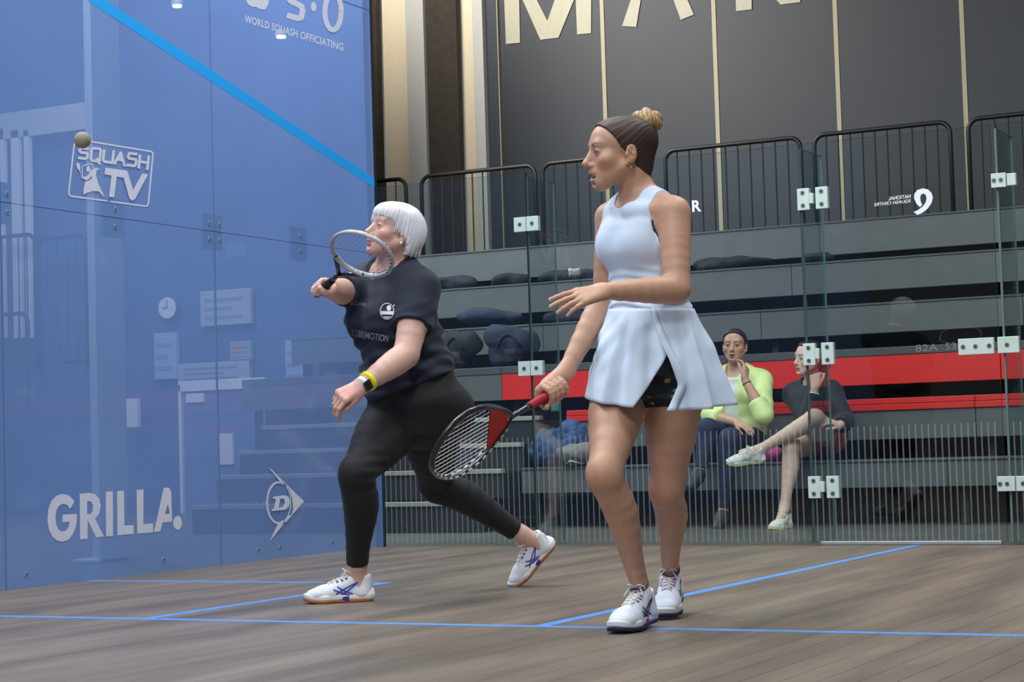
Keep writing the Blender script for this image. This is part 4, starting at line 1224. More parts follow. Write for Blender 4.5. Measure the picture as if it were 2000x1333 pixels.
# ------------------------------------------------------------------ standing player in the pale dress
def player_standing():
    t = root('person', 'standing player in a pale blue tank top and white skirt, hair in a bun', 'person', 'players on the court')
    c_, s_ = 0.64, 0.768
    lat = nrm(c_*RT-s_*FW); fac = nrm(-c_*FW-s_*RT)
    D = 6.10
    # --- joints
    Rs, Ls = J(1192, 430, 6.20), J(1316, 420, 5.98)
    Le, Lw = J(1322, 566, 5.90), J(1184, 569, 5.80)
    Re, Rw = J(1180, 585, 6.20), J(1107, 722, 6.06)
    Rh, Lh = J(1218, 722, 6.17), J(1318, 722, 6.08)
    Rk, Lk = J(1182, 925, 5.84), J(1303, 955, 6.12)
    out = shoe_parts('white_navy', (224, 230, 240), (38, 44, 84), (236, 238, 244), (34, 38, 92), (150, 40, 140))
    toeR, heelR = atZ(1203, 1240), J(1271, 1213, 6.07)
    toeL, heelL = atZ(1297, 1212), J(1317, 1168, 6.50)
    shR, fR = put_shoe(out, toeR, heelR, t, size=0.280)
    shL, fL = put_shoe(out, toeL, heelL, t, size=0.280)
    Ra, La = fR(0.058, 0, 0.100), fL(0.058, 0, 0.100)
    torso = loft([(J(1264, 748, D), 0.150, 0.105), (J(1266, 695, D), 0.166, 0.120), (J(1270, 610, D), 0.136, 0.100), (J(1264, 545, D), 0.122, 0.090),
                  (J(1256, 490, D), 0.132, 0.098), (J(1254, 440, D), 0.136, 0.092), (J(1252, 405, D), 0.105, 0.070), (J(1252, 388, D), 0.055, 0.050)], lat, 0.035)
    ch = J(1250, 478, D)
    for q in (-1, 1): torso.append(ell(ch+lat*0.058*q+fac*0.058, (0.050, 0.050, 0.052), None, 0.05))
    for q in (-1, 1): torso.append(ell(J(1268, 718, D)+lat*0.075*q-fac*0.060, (0.075, 0.075, 0.085), None, 0.05))
    neck = [cone(J(1253, 400, D), J(1234, 335, 6.08), 0.054, 0.050, 0.025)]
    tr = [cone(J(1250, 384, D), Ls+WUP*0.012, 0.036, 0.042, 0.04), cone(J(1250, 384, D), Rs+WUP*0.012, 0.036, 0.040, 0.04)]
    for q in (-1, 1):   # collar bones
        tr.append(cone(J(1232, 412, 6.02), (Ls if q > 0 else Rs)+fac*0.028+WUP*0.02, 0.011, 0.010, 0.025))
    armL = limb([Ls, Ls+(Le-Ls)*0.45, Le], [0.051, 0.047, 0.0385], 0.03)+limb([Le, Le+(Lw-Le)*0.3, Lw], [0.0385, 0.041, 0.0255], 0.02)
    armR = limb([Rs, Rs+(Re-Rs)*0.45, Re], [0.046, 0.042, 0.036], 0.03)+limb([Re, Re+(Rw-Re)*0.3, Rw], [0.036, 0.0395, 0.0250], 0.02)
    legR = leg_prims(Rh, Rk, Ra, 0.092, 0.0545, 0.0515, 0.0265, nrm(-fac+0.3*RT)); legL = leg_prims(Lh, Lk, La, 0.092, 0.0545, 0.0505, 0.0265, nrm(-fac+0.3*RT))
    legR.append(cone(Ra, fR(0.058, 0, 0.05), 0.0265, 0.029, 0.01)); legL.append(cone(La, fL(0.058, 0, 0.05), 0.0265, 0.029, 0.01))
    # --- racket in the right hand
    rax = nrm(-0.70*RT-0.385*UP-0.60*FW); rwid = nrm(-0.083*RT-0.796*UP+0.60*FW)
    gc = J(1085, 764, 5.99)
    handR = grip_prims(Rw, gc, rax, nrm(Rw-gc), 0.0165, 0.98, turn=-1, span=235)
    # --- left hand, fingers drooping
    hl, tips = hand_prims(Lw, J(1124, 583, 5.76)-Lw, nrm(UP*0.75+TOCAM*0.66), -1, 0.98, curl=(0.10, 0.13, 0.20, 0.26), spread=0.05, thumb_curl=0.1, thumb_out=0.25)
    hF = Frame(J(1209, 298, 6.08), -0.955*RT-0.25*FW-0.05*UP, UP*1.0-0.03*RT, 1.04)
    hd = head_prims(hF, mouth_open=0.009, nose=1.0)
    body = torso+neck+tr+armL+armR+legR+legL+handR+hl+hd
    nails = [(p+d*0.004, 0.0075, (226, 176, 200), 1.0) for p, d in tips[:4]]
    spots = nails+[(Rk-fac*(-0.045), 0.05, (196, 128, 112), 0.35), (Lk+fac*0.045, 0.05, (190, 122, 106), 0.35), (Le, 0.05, (204, 140, 124), 0.3)]
    fine = [plate_box(hF(0, 0.0, -0.005), 0.150), plate_box((Lw+J(1105, 597, 5.72))/2, 0.115), plate_box(gc, 0.085)]
    body_mesh('body', body, 0.0055, [(a, b, h) for (a, b), h in zip(fine, (0.0021, 0.0024, 0.0024))], M_skin, t,
              skin_color((196, 152, 126), hF, lip=(178, 96, 92), brow=(70, 50, 42), lash=(62, 46, 42), spots=spots, seed=3))
    eyeballs(hF, t, (70, 52, 40), look=(0.0, -0.12))
    # teeth in the smile
    mb = MB()
    pts = [hF(0.0165*math.sin(a), 0.0685+0.0165*math.cos(a), -0.0668) for a in np.linspace(-1.35, 1.35, 13)]
    mb.tube(pts, 0.0042*hF.s, 6, ell=(0.5, 1.0)); mb.build('teeth', mat('teeth', (226, 222, 214), 0.3), t, smooth=True)
    # --- hair: slicked back to a bun
    cap = [ell(hF(0, -0.018, 0.026), np.array((0.0785, 0.1000, 0.0835))*hF.s, hF.R, 0.02), ell(hF(0, -0.058, 0.046), np.array((0.060, 0.058, 0.052))*hF.s, hF.R, 0.03),
           ell(hF(0, -0.052, -0.040), np.array((0.056, 0.050, 0.060))*hF.s, hF.R, 0.03), ell(hF(0, 0.032, 0.044), np.array((0.0655, 0.055, 0.050))*hF.s, hF.R, 0.02)]
    bun_c = (0, -0.094, 0.088)
    def hairline(P):
        L_ = hF.loc(P); z = L_[:, 2]; ax = np.abs(L_[:, 0])
        g = np.interp(z, [-0.11, -0.08, -0.035, -0.015, 0.01, 0.035, 0.06, 0.085, 0.105], [-0.055, -0.040, -0.030, -0.012, 0.016, 0.030, 0.048, 0.068, 0.076])
        return (L_[:, 1]-g)*hF.s
    def grooves(P):
        L_ = hF.loc(P); v = L_-np.array(bun_c); th = np.arctan2(v[:, 0], -v[:, 1]*0.6-v[:, 2]*0.8); d = np.linalg.norm(v, axis=1)
        ph = np.arctan2(L_[:, 0], L_[:, 2]-0.02+0.9*(L_[:, 1]+0.1))
        return 0.0006*np.sin(ph*46+2*np.sin(d*40))+0.0005*np.sin(ph*97+d*30)
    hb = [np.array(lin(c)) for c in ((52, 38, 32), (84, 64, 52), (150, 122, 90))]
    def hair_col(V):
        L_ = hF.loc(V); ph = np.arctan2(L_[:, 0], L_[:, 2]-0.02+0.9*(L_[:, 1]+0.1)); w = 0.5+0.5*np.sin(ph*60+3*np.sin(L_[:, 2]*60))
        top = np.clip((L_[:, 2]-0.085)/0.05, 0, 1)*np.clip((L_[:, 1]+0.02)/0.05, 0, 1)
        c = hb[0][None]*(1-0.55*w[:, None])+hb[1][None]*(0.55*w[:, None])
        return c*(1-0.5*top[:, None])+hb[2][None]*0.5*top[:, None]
    M_hair = mat('hair_brown', (80, 60, 46), 0.55, attr='Col', vary=0.15, scale=200, spec=0.35)
    hair = cloth_mesh('hair', cap, 0.001, [hairline, lambda P: -(hF.loc(P)[:, 2]+0.085)*hF.s], 0.0028, M_hair, t, foldfn=grooves, colfn=hair_col, sm=2)
    M_bun = mat('hair_bun', (168, 132, 88), 0.42, vary=0.25, scale=140, stretch=(1, 1, 3))
    # bun: wound coils
    bc = hF(*bun_c); rnd = np.random.RandomState(4)
    u_ = nrm(hF.z*0.62-hF.y*0.78); a_ = nrm(np.cross(u_, hF.x)); b_ = np.cross(u_, a_)
    bp_ = [ell(bc, (0.030, 0.030, 0.030), None, 0.012)]
    def coil(R0, r0, lift, a0, a1, w):
        pts = [bc+u_*(lift+w*math.sin(2*a+a0))+R0*(math.cos(a)*a_+math.sin(a)*b_) for a in np.linspace(a0, a1, 14)]
        return chain(pts, [r0*(0.75+0.35*math.sin(math.pi*i/13)) for i in range(14)], 0.0035)
    bp_ += coil(0.033, 0.0165, -0.012, 0.4, 5.6, 0.004)+coil(0.027, 0.0160, 0.013, 2.0, 7.2, 0.006)+coil(0.014, 0.0150, 0.029, 3.8, 8.0, 0.003)
    hl_ = [np.array(lin(c)) for c in ((104, 76, 48), (196, 160, 108))]
    def bun_col(V):
        w = np.clip(0.62+0.25*np.sin((V@a_)*300+(V@u_)*380+3*np.sin((V@b_)*90))+0.2*noise3(V, 90, 4), 0, 1)[:, None]; return hl_[0]*(1-w)*1.0+hl_[1]*w
    M_bunc = mat('hair_bun_coil', (168, 132, 88), 0.45, attr='Col', vary=0.15, scale=300)
    cloth_mesh('hair_bun', bp_, 0.0, [], 0.0026, M_bunc, hair, foldfn=lambda P: 0.0006*np.sin((P@a_)*300+(P@u_)*380+3*np.sin((P@b_)*90)), colfn=bun_col, sm=1)
    fl = []
    for k in range(46):
        p = bc+0.036*nrm(rnd.normal(size=3)+0.6*u_-0.3*hF.y); d = nrm(p-bc+0.5*rnd.normal(size=3)*0.03); l = rnd.uniform(0.015, 0.045)
        fl.append([p, p+d*l*0.5+rnd.normal(size=3)*0.003, p+d*l+rnd.normal(size=3)*0.008])
    for k in range(12):
        p = hF(rnd.uniform(0.0, 0.05), -0.085-rnd.uniform(0, 0.02), -0.06-rnd.uniform(0, 0.03)); d = nrm(-hF.y+rnd.normal(size=3)*0.5-hF.z*0.6); l = rnd.uniform(0.012, 0.03)
        fl.append([p, p+d*l*0.5, p+d*l])
    for k in range(0):
        p = hF(rnd.uniform(-0.03, 0.05), 0.072, 0.085+rnd.uniform(-0.02, 0.015)); d = nrm(hF.y*0.3+hF.z*0.8+rnd.normal(size=3)*0.3); l = rnd.uniform(0.01, 0.02)
        fl.append([p, p+d*l*0.5, p+d*l])
    tag(strands('loose_strands', fl, 0.0003, M_bun, hair), kind='stuff')
    M_goldj = mat('jewel_gold', (212, 170, 84), 0.22, metal=1.0)
    ec = hF(0.084, -0.002, -0.047)
    MB().tube([ec+0.0085*(math.cos(a)*hF.y+math.sin(a)*hF.z) for a in np.linspace(0, 2*math.pi, 20)[:-1]], 0.0022, 8, closed=True).sphere(hF(0.084, 0.001, -0.037), 0.0038, 10).build('earring', M_goldj, t, smooth=True)
    # --- tank top
    M_top = mat('top_fabric', (206, 220, 240), 0.75, vary=0.02, sheen=0.2, bump=0.05, bscale=900)
    M_trim = mat('top_trim', (176, 190, 208), 0.8)
    nb = J(1252, 392, D)
    lx = lambda P: (P-nb)@lat
    def arm_cut(side):
        sh = Ls if side > 0 else Rs
        def f(P):
            v = P-sh; h = (P-nb)@WUP; x = lx(P)*side
            w = np.interp(h, [-0.30, -0.17, -0.11, -0.05, 0.03, 0.1], [0.40, 0.160, 0.122, 0.108, 0.100, 0.096])
            return x-w
        return f
    def neck_cut(P):
        v = P-(nb+fac*0.020); r = np.sqrt(((v@lat)/0.058)**2+((v@fac)/0.082)**2+np.clip(v@WUP, -1, 0)**2/0.050**2)
        return (1-r)*0.05
    def top_folds(P):
        h = (P-nb)@WUP
        lo_ = np.clip((-0.20-h)/0.08, 0, 1)*np.clip((h+0.42)/0.06, 0, 1)
        return lo_*0.0035*np.sin(h*210+5*np.sin((P@lat)*14)+(P@fac)*20)
    top = cloth_mesh('tank_top', torso+tr+armL[:3]+armR[:3], 0.005, [arm_cut(1), arm_cut(-1), neck_cut, plane(J(1268, 655, D), -WUP), lambda P: (P-nb)@WUP-0.05], 0.0028, M_top, t, foldfn=top_folds, sm=4)
    # bra edge at the armhole
    def ring_cut(P): return np.maximum(-(arm_cut(1)(P)+0.001), arm_cut(1)(P)-0.006)
    cloth_mesh('bra_edge', torso+tr+armL[:3], 0.0028, [ring_cut, lambda P: ((P-nb)@WUP)+0.075, lambda P: -((P-nb)@WUP)-0.16, lambda P: -lx(P)], 0.003, mat('bra_navy', (32, 36, 58), 0.7), t)
    # --- shorts under the skirt
    navy, grn, yel, wht = [np.array(lin(c)) for c in ((24, 30, 40), (34, 66, 66), (196, 150, 50), (150, 160, 165))]
    def short_col(V):
        n1 = noise3(V, 60, 5); n2 = noise3(V, 85, 9); c = np.repeat(navy[None], len(V), 0)
        c[n1 > 0.2] = grn; c[n2 > 0.60] = wht; c[(n2 < -0.60)] = yel; return c
    hemn = WUP
    cloth_mesh('undershorts', torso[:2]+torso[-2:]+legR[:2]+legL[:2], 0.004, [plane(J(1268, 640, D), WUP), plane(J(1290, 797, D), -WUP)], 0.004, mat('short_print', (40, 50, 60), 0.7, attr='Col'), t, colfn=short_col)
    # --- wrap skirt
    M_skirt = mat('skirt_fabric', (206, 222, 240), 0.8, vary=0.02, sheen=0.15, bump=0.05, bscale=700)
    wc = J(1270, 604, D); hc = J(1272, 786, D)
    def skirt_pt(phd, tt, off=0.0):
        a = math.radians(phd); cs, sn = math.cos(a), math.sin(a)
        rw = np.interp(tt, [0, 0.12, 0.4, 0.7, 1.0], [0.146, 0.156, 0.184, 0.200, 0.212]); rd = np.interp(tt, [0, 0.12, 0.4, 0.7, 1.0], [0.110, 0.118, 0.142, 0.162, 0.180])
        side = max(0.0, math.cos(math.radians(phd+18)))      # flare toward her left hip
        fl = 0.034*side**1.3*tt**1.2+0.046*max(0.0, math.cos(math.radians(phd-72)))**2*tt**0.8
        rear = max(0.0, -sn)*0.03*tt
        win = max(0.0, math.cos(math.radians((phd+20)*0.72)))**0.6 if abs(phd+20) < 120 else 0.0
        pl = 0.021*tt**0.8*win*(math.sin(math.radians(phd)*13.0+0.6)+0.4*math.sin(math.radians(phd)*23.0))
        gather = (0.0065*math.sin(math.radians(phd)*5+tt*11)+0.003*math.sin(math.radians(phd)*11-tt*17))*(1-0.7*win)*math.sin(min(1, tt*1.2)*math.pi)
        r = math.hypot(rw*cs, rd*sn)
        r = rw*rd/math.hypot(rd*cs, rw*sn)+fl+rear+pl+gather+off
        cen = wc+(hc-wc)*tt
        hem = -0.020*max(0, math.cos(math.radians(phd-52)))*tt+0.022*max(0.0, math.cos(math.radians(phd-118)))*tt
        return cen+lat*cs*r+fac*sn*r+WUP*hem
    def sheet(name, ph0, ph1, n, m_, off0, tshape=None):
        v = []; nt_ = 30
        for j in range(nt_+1):
            tt = j/nt_
            a0, a1 = ph0(tt), ph1(tt)
            for i in range(n+1):
                q = a0+(a1-a0)*i/n
                v.append(skirt_pt(q, tt, off0(i/n, tt)))
        f = [(j*(n+1)+i, j*(n+1)+i+1, (j+1)*(n+1)+i+1, (j+1)*(n+1)+i) for j in range(nt_) for i in range(n)]
        o = MB().add(v, f).build(name, m_, t, smooth=True)
        md = o.modifiers.new('cloth_thickness', 'SOLIDIFY'); md.thickness = 0.0022; md.offset = 0
        return o
    edgeL = lambda tt: 30+np.interp(tt, [0, 0.45, 1], [6, 0, 27])      # front panel edge
    edgeR = lambda tt: 30+np.interp(tt, [0, 0.2, 0.5, 0.75, 1], [14, 9, 0, -6, 4])
    sheet('skirt_front', lambda tt: edgeL(tt), lambda tt: 215.0, 90, M_skirt, lambda s, tt: 0.004)
    sheet('skirt_side', lambda tt: -148.0, lambda tt: edgeR(tt), 130, M_skirt, lambda s, tt: 0.008+0.030*max(0, s-0.9)/0.1*math.sin(math.pi*min(1, tt*1.1))*tt)
    # folded wrap edge
    v = []
    for j in range(31):
        tt = j/30; e = edgeR(tt)
        for q, o_ in ((e+0.5, 0.040*math.sin(math.pi*min(1, tt*1.1))*tt+0.009), (e-4.0, 0.034*math.sin(math.pi*min(1, tt*1.1))*tt+0.016), (e-7.0, 0.022*math.sin(math.pi*min(1, tt*1.1))*tt+0.013)):
            v.append(skirt_pt(q, tt, o_))
    f = [(j*3+i, j*3+i+1, (j+1)*3+i+1, (j+1)*3+i) for j in range(30) for i in range(2)]
    o = MB().add(v, f).build('wrap_edge', M_skirt, t, smooth=True); md = o.modifiers.new('cloth_thickness', 'SOLIDIFY'); md.thickness = 0.002; md.offset = 0
    # --- socks and shoes
    M_sock = mat('sock_white', (226, 228, 232), 0.9, bump=0.2, bscale=600); M_band = mat('sock_band', (60, 30, 40), 0.9)
    for k_, fr in ((Rk, fR), (Lk, fL)):
        ank = fr(0.058, 0, 0.085); d = nrm(k_-ank)
        MB().tube([fr(0.058, 0, 0.055), ank, ank+d*0.046], [0.0345, 0.0330, 0.0312], 20).build('sock', M_sock, t, smooth=True)
        for e0 in (0.034, 0.042): MB().tube([ank+d*e0, ank+d*(e0+0.004)], 0.0322, 20).build('sock_band', M_band, t, smooth=True)
    settle(t, (float(toeR[0]), float(toeR[1]), 0))
    racket('squash_racket', 'black teardrop racket with red grip and red string patch, held low by the standing player', gc-rax*0.044, rax, rwid,
           dict(key='red', grip=(172, 34, 52), frame=(30, 30, 34), throat=(42, 44, 50), string=(214, 216, 220), bumper=(210, 212, 218), shape='teardrop', throat_at=0.238, length=0.571, width=0.236, stencil=(206, 40, 44), grip_len=0.160, sr=0.0010, cross=0.35))
player_standing()
# ------------------------------------------------------------------ white-haired player lunging
def player_lunging():
    t = root('person', 'white-haired player in a navy T-shirt and black leggings, lunging with a racket', 'person', 'players on the court')
    c_, s_ = 0.60, 0.80
    lat = nrm(c_*RT-s_*FW); fac = nrm(-c_*FW-s_*RT)
    D = 7.52
    Rs, Ls = J(716, 552, 7.64), J(822, 566, 7.40)
    Le, Lw = J(793, 694, 7.26), J(706, 754, 7.12)
    Re, Rw = J(668, 570, 7.42), J(636, 560, 7.24)
    Rh, Lh = J(785, 800, 7.56), J(838, 805, 7.50)
    out = shoe_parts('white_gum', (228, 228, 232), (172, 102, 52), (238, 238, 242), (52, 72, 190), (60, 50, 150), heel_col=(196, 196, 232))
    toeF, heelF = atZ(604, 1180), atZ(729, 1174)
    toeB, heelB = atZ(1010, 1146)+np.array([0, 0, 0.0]), J(1086, 1062, 7.92)
    upB = nrm(-0.72*RT+0.62*UP+0.3*TOCAM)
    shF, fF = put_shoe(out, toeF, heelF, t, size=0.272)
    shB, fB = put_shoe(out, toeB, heelB, t, up=upB, size=0.262)
    Rk, Ra = J(698, 925, 7.26), fF(0.060, 0, 0.105)
    Lk, La = J(852, 945, 7.76), fB(0.062, 0, 0.105)
    torso = loft([(J(812, 838, D), 0.150, 0.125), (J(818, 785, D), 0.176, 0.150), (J(802, 730, D), 0.160, 0.152), (J(786, 680, D), 0.152, 0.140),
                  (J(774, 625, D), 0.160, 0.130), (J(770, 578, D), 0.155, 0.110), (J(772, 540, D), 0.115, 0.080), (J(774, 520, D), 0.060, 0.058)], lat, 0.04)
    ch = J(768, 626, D)
    for q in (-1, 1): torso.append(ell(ch+lat*0.070*q+fac*0.085, (0.066, 0.066, 0.068), None, 0.06))
    for q in (-1, 1): torso.append(ell(J(826, 806, D)+lat*0.080*q-fac*0.085, (0.085, 0.085, 0.095), None, 0.06))
    torso.append(ell(J(796, 745, D)+fac*0.075, (0.10, 0.10, 0.09), None, 0.06))
    tr = [cone(J(774, 516, D), Ls+WUP*0.010, 0.045, 0.050, 0.05), cone(J(774, 516, D), Rs+WUP*0.010, 0.045, 0.048, 0.05)]
    neck = [cone(J(772, 530, D), J(766, 480, 7.46), 0.060, 0.056, 0.03)]
    armL = limb([Ls, Ls+(Le-Ls)*0.45, Le], [0.060, 0.058, 0.047], 0.03)+limb([Le, Le+(Lw-Le)*0.3, Lw], [0.046, 0.049, 0.0285], 0.02)
    armR = limb([Rs, Rs+(Re-Rs)*0.45, Re], [0.058, 0.054, 0.046], 0.03)+limb([Re, Re+(Rw-Re)*0.4, Rw], [0.046, 0.044, 0.0290], 0.02)
    back = nrm(-fac)
    legR = leg_prims(Rh, Rk, Ra, 0.116, 0.066, 0.063, 0.037, nrm(RT)); legL = leg_prims(Lh, Lk, La, 0.112, 0.066, 0.062, 0.037, nrm(UP*0.9+RT*0.4))
    legR.append(cone(Ra, fF(0.058, 0, 0.05), 0.034, 0.034, 0.01)); legL.append(cone(La, fB(0.058, 0, 0.05), 0.034, 0.034, 0.01))
    # racket swung up in the right hand, head toward the camera side
    rax = nrm(0.190*RT+0.122*UP-0.40*FW); rw_ = 0.886*RT-0.46*UP; rwid = nrm(rw_-rax*(rw_@rax))
    gc = J(628, 566, 7.17)
    handR = grip_prims(Rw, gc, rax, nrm(Rw-gc+0.4*RT), 0.0165, 1.0, turn=1, span=235)
    hl, tips = hand_prims(Lw, J(645, 786, 7.06)-Lw, nrm(UP*0.55+TOCAM*0.75-0.3*RT), 1, 1.0, curl=(0.55, 0.65, 0.75, 0.85), spread=0.02, thumb_curl=0.45, thumb_out=0.25)
    hF = Frame(J(769, 453, 7.46), -0.86*RT-0.50*FW+0.27*UP, UP+0.05*RT, 1.0)
    hd = head_prims(hF, mouth_open=0.0, nose=1.0, old=1.0, jaw=1.0)
    skin = neck+tr+armL+armR+handR+hl+hd+torso+legR[-8:]+legL[-8:]
    spots = [(Le, 0.05, (206, 132, 118), 0.5), ((Lw+J(660, 780, 7.05))/2, 0.05, (204, 134, 124), 0.6), (hF(0.03, 0.05, -0.10), 0.06, (196, 136, 122), 0.4)]
    fine = [plate_box(hF(0, 0.0, -0.005), 0.145), plate_box((Lw+J(660, 782, 7.03))/2, 0.105), plate_box(gc, 0.085)]
    body_mesh('body', skin, 0.006, [(a, b, h) for (a, b), h in zip(fine, (0.0023, 0.0026, 0.0026))], M_skin, t,
              skin_color((214, 172, 156), hF, lip=(186, 116, 110), brow=(176, 156, 148), lash=(120, 88, 80), spots=spots, seed=8))
    eyeballs(hF, t, (92, 96, 100), look=(-0.05, 0.15))
    # --- white bob
    cap = [ell(hF(0, -0.020, 0.030), np.array((0.085, 0.104, 0.088))*hF.s, hF.R, 0.02), ell(hF(0, -0.055, -0.015), np.array((0.078, 0.068, 0.082))*hF.s, hF.R, 0.03),
           ell(hF(0, 0.035, 0.056), np.array((0.070, 0.060, 0.048))*hF.s, hF.R, 0.02),
           ell(hF(0.066, -0.030, -0.030), np.array((0.020, 0.042, 0.055))*hF.s, hF.R, 0.02), ell(hF(-0.066, -0.030, -0.030), np.array((0.020, 0.042, 0.055))*hF.s, hF.R, 0.02)]
    def face_cut(P):
        L_ = hF.loc(P); z = L_[:, 2]; ax = np.abs(L_[:, 0]); an = np.arctan2(L_[:, 0], L_[:, 1]+0.01)
        g = np.interp(z, [-0.12, -0.07, -0.035, -0.012, 0.005, 0.030, 0.040, 0.05], [-0.050, -0.040, -0.026, -0.004, 0.026, 0.046, 0.075, 0.20])
        return (L_[:, 1]-g-0.006*np.sin(L_[:, 0]*260)*(z > 0.015)-0.003*np.sin(z*300))*hF.s
    def grooves(P):
        L_ = hF.loc(P); an = np.arctan2(L_[:, 0], L_[:, 1]+0.02); lo_ = np.clip((0.10-L_[:, 2])/0.06, 0, 1)
        return lo_*(0.0006*np.sin(an*34+1.5*np.sin(L_[:, 2]*25+an*3))+0.0005*np.sin(an*75+L_[:, 2]*30))+0.001*noise3(L_, 40, 3)
    wh = np.array(lin((236, 234, 240))); gy = np.array(lin((176, 172, 180)))
    def hcol(V):
        L_ = hF.loc(V); an = np.arctan2(L_[:, 0], L_[:, 1]+0.02); w = np.clip(0.25+0.35*np.sin(an*50+2*np.sin(L_[:, 2]*50)), 0, 1)[:, None]*0.5
        return wh*(1-w)+gy*w
    M_wh = mat('hair_white', (230, 228, 236), 0.5, attr='Col', vary=0.05, scale=150)
    hair = cloth_mesh('hair', cap, 0.002, [face_cut, lambda P: (-(hF.loc(P)[:, 2]+0.088)-0.5*np.clip(hF.loc(P)[:, 1]+0.03, -1, 0.03))*hF.s], 0.0028, M_wh, t, foldfn=grooves, colfn=hcol, sm=1)
    rnd = np.random.RandomState(5); fl = []
    hb = BVHTree.FromPolygons([v.co[:] for v in hair.data.vertices], [p.vertices[:] for p in hair.data.polygons])
    for k in range(620):    # strands lie on the hair and hang a little past its edge
        a = rnd.uniform(-math.pi, math.pi); top = rnd.uniform(0.055, 0.10); front = abs(a) < 0.95
        low = 0.010+rnd.uniform(-0.012, 0.014) if front else -0.086+rnd.uniform(-0.016, 0.014)
        if not front and abs(a) < 1.75: low = -0.02+rnd.uniform(-0.02, 0.02)
        pts = []
        for q in np.linspace(0, 1, 7):
            z = top+(low-top)*q; rr = 0.16
            p = Vector(hF(rr*math.sin(a+0.10*math.sin(3*a)*q), -0.015+rr*math.cos(a), z)); c0 = Vector(hF(0, -0.015, z)); d = (c0-p).normalized()
            h = hb.ray_cast(p, d, 0.088)
            if h[0] is not None: pts.append(np.array(h[0]-d*0.0006))
            elif pts: pts.append(pts[-1]+(np.array(hF(0, 0, z))-np.array(hF(0, 0, top+(low-top)*(q-1/6))))*0.6)
        if len(pts) > 3: fl.append(pts)
    tag(strands('loose_strands', fl, 0.0009, mat('hair_white_strand', (226, 224, 232), 0.5), hair), kind='stuff')
    MB().sphere(hF(0.084, -0.002, -0.046), 0.0065, 14).build('earring', mat('pearl', (236, 232, 226), 0.2, coat=0.5), t, smooth=True)
    # --- T-shirt
    M_tee = mat('tee_navy', (25, 31, 50), 0.85, vary=0.06, scale=30, sheen=0.08, bump=0.08, bscale=700)
    nb = J(774, 520, D)
    def sleeve(s0, e0, fr_):
        p = s0+(e0-s0)*fr_; d = nrm(e0-s0)
        def f(P):
            return (P-p)@d
        return f
    def neck_cut(P):
        v = P-(nb+fac*0.035+WUP*0.005); r = np.sqrt(((v@lat)/0.090)**2+((v@fac)/0.108)**2+np.clip(v@WUP, -1, 0)**2/0.075**2)
        return (1-r)*0.05
    axis = nrm(J(774, 520, D)-J(812, 800, D))
    hp, hq = J(740, 781, D), J(877, 726, D)
    hem_n = nrm(np.cross(hq-hp, ray(810, 750))); hem_n = hem_n if hem_n[2] < 0 else -hem_n
    def folds(P):
        h = (P-nb)@axis; lo_ = np.clip((-0.12-h)/0.2, 0, 1)
        x = (P-nb)@lat; y = (P-nb)@fac
        arm = np.exp(-((h+0.20)/0.10)**2)*np.clip(0.5+y*4+x*6, 0, 1)
        return lo_*(0.006*np.sin(h*75+x*22-y*26)+0.0035*np.sin(h*130-x*30+2*np.sin(y*20)))+0.003*noise3(P, 18, 2)
    tee_p = torso+tr
    sl = [(armL[:7], [sleeve(Ls, Le, 0.56)]), (armR[:7], [sleeve(Rs, Re, 0.95)])]
    hemq = lambda P: np.where(np.linalg.norm(P-(J(808, 752, D)), axis=1) < 0.42, (P-hp)@hem_n, -0.05)
    tee = cloth_mesh('t_shirt', tee_p, 0.012, [neck_cut, hemq, lambda P: (P-nb)@WUP-0.055], 0.0045, M_tee, t, foldfn=folds, pad=0.05, sleeves=sl)
    # --- leggings
    M_leg = mat('leggings_black', (15, 15, 18), 0.75, vary=0.1, scale=40, sheen=0.04, bump=0.05, bscale=500)
    ankF = plane(J(692, 1096, 7.40), -nrm(Rk-Ra)); dB = nrm(La-Lk); pB = La-dB*0.070
    ankB = lambda P: np.where(np.linalg.norm(P-pB, axis=1) < 0.25, (P-pB)@dB, -0.05)
    ankFq = lambda P: np.where(np.linalg.norm(P-J(692, 1100, 7.40), axis=1) < 0.3, (P-J(692, 1096, 7.40))@nrm(Ra-Rk), -0.05)
    def lfold(P):
        a = np.exp(-(np.linalg.norm(P-(Rk+RT*0.07), axis=1)/0.07)**2); b = np.exp(-(np.linalg.norm(P-(Lk+UP*0.07), axis=1)/0.08)**2); c = np.exp(-(np.linalg.norm(P-J(775, 862, 7.45), axis=1)/0.09)**2)
        return 0.004*(a*np.sin(P[:, 2]*150)+b*np.sin(P@nrm(dB)*130)+c*np.sin((P@(RT*0.5+UP*0.86))*110))
    cloth_mesh('leggings', torso[:3]+torso[-3:]+legR[:-1]+legL[:-1], 0.004, [ankFq, ankB, plane(J(805, 705, D), WUP)], 0.005, M_leg, t, foldfn=lfold)
    # --- prints on the shirt
    drop = None
    bv = BVHTree.FromPolygons([v.co[:] for v in tee.data.vertices], [p.vertices[:] for p in tee.data.polygons])
    def onshirt(u, v):
        r = Vector(nrm(ray(u, v))); h = bv.ray_cast(Vector(CAM), r, 20)
        p = h[0] if h[0] is not None else Vector(J(u, v, D)); return np.array(p-r*0.004)
    M_pr = mat('shirt_print', (176, 182, 196), 0.7); M_prd = mat('shirt_print_grey', (118, 124, 138), 0.7)
    text_on('SQUASH', [(684, 588), (715, 592), (714.5, 600), (684, 597)], onshirt, 'shirt_print', M_prd, tee, bold=0.02)
    text_on('MOTION', [(714, 648), (759, 656), (758, 669), (713, 662)], onshirt, 'shirt_print', M_pr, tee, bold=0.01)
    text_on('LS', [(688, 643), (698.5, 645), (698, 659), (688, 656)], onshirt, 'shirt_print', M_prd, tee, bold=0.01)
    lift_ = tuple(TOCAM)
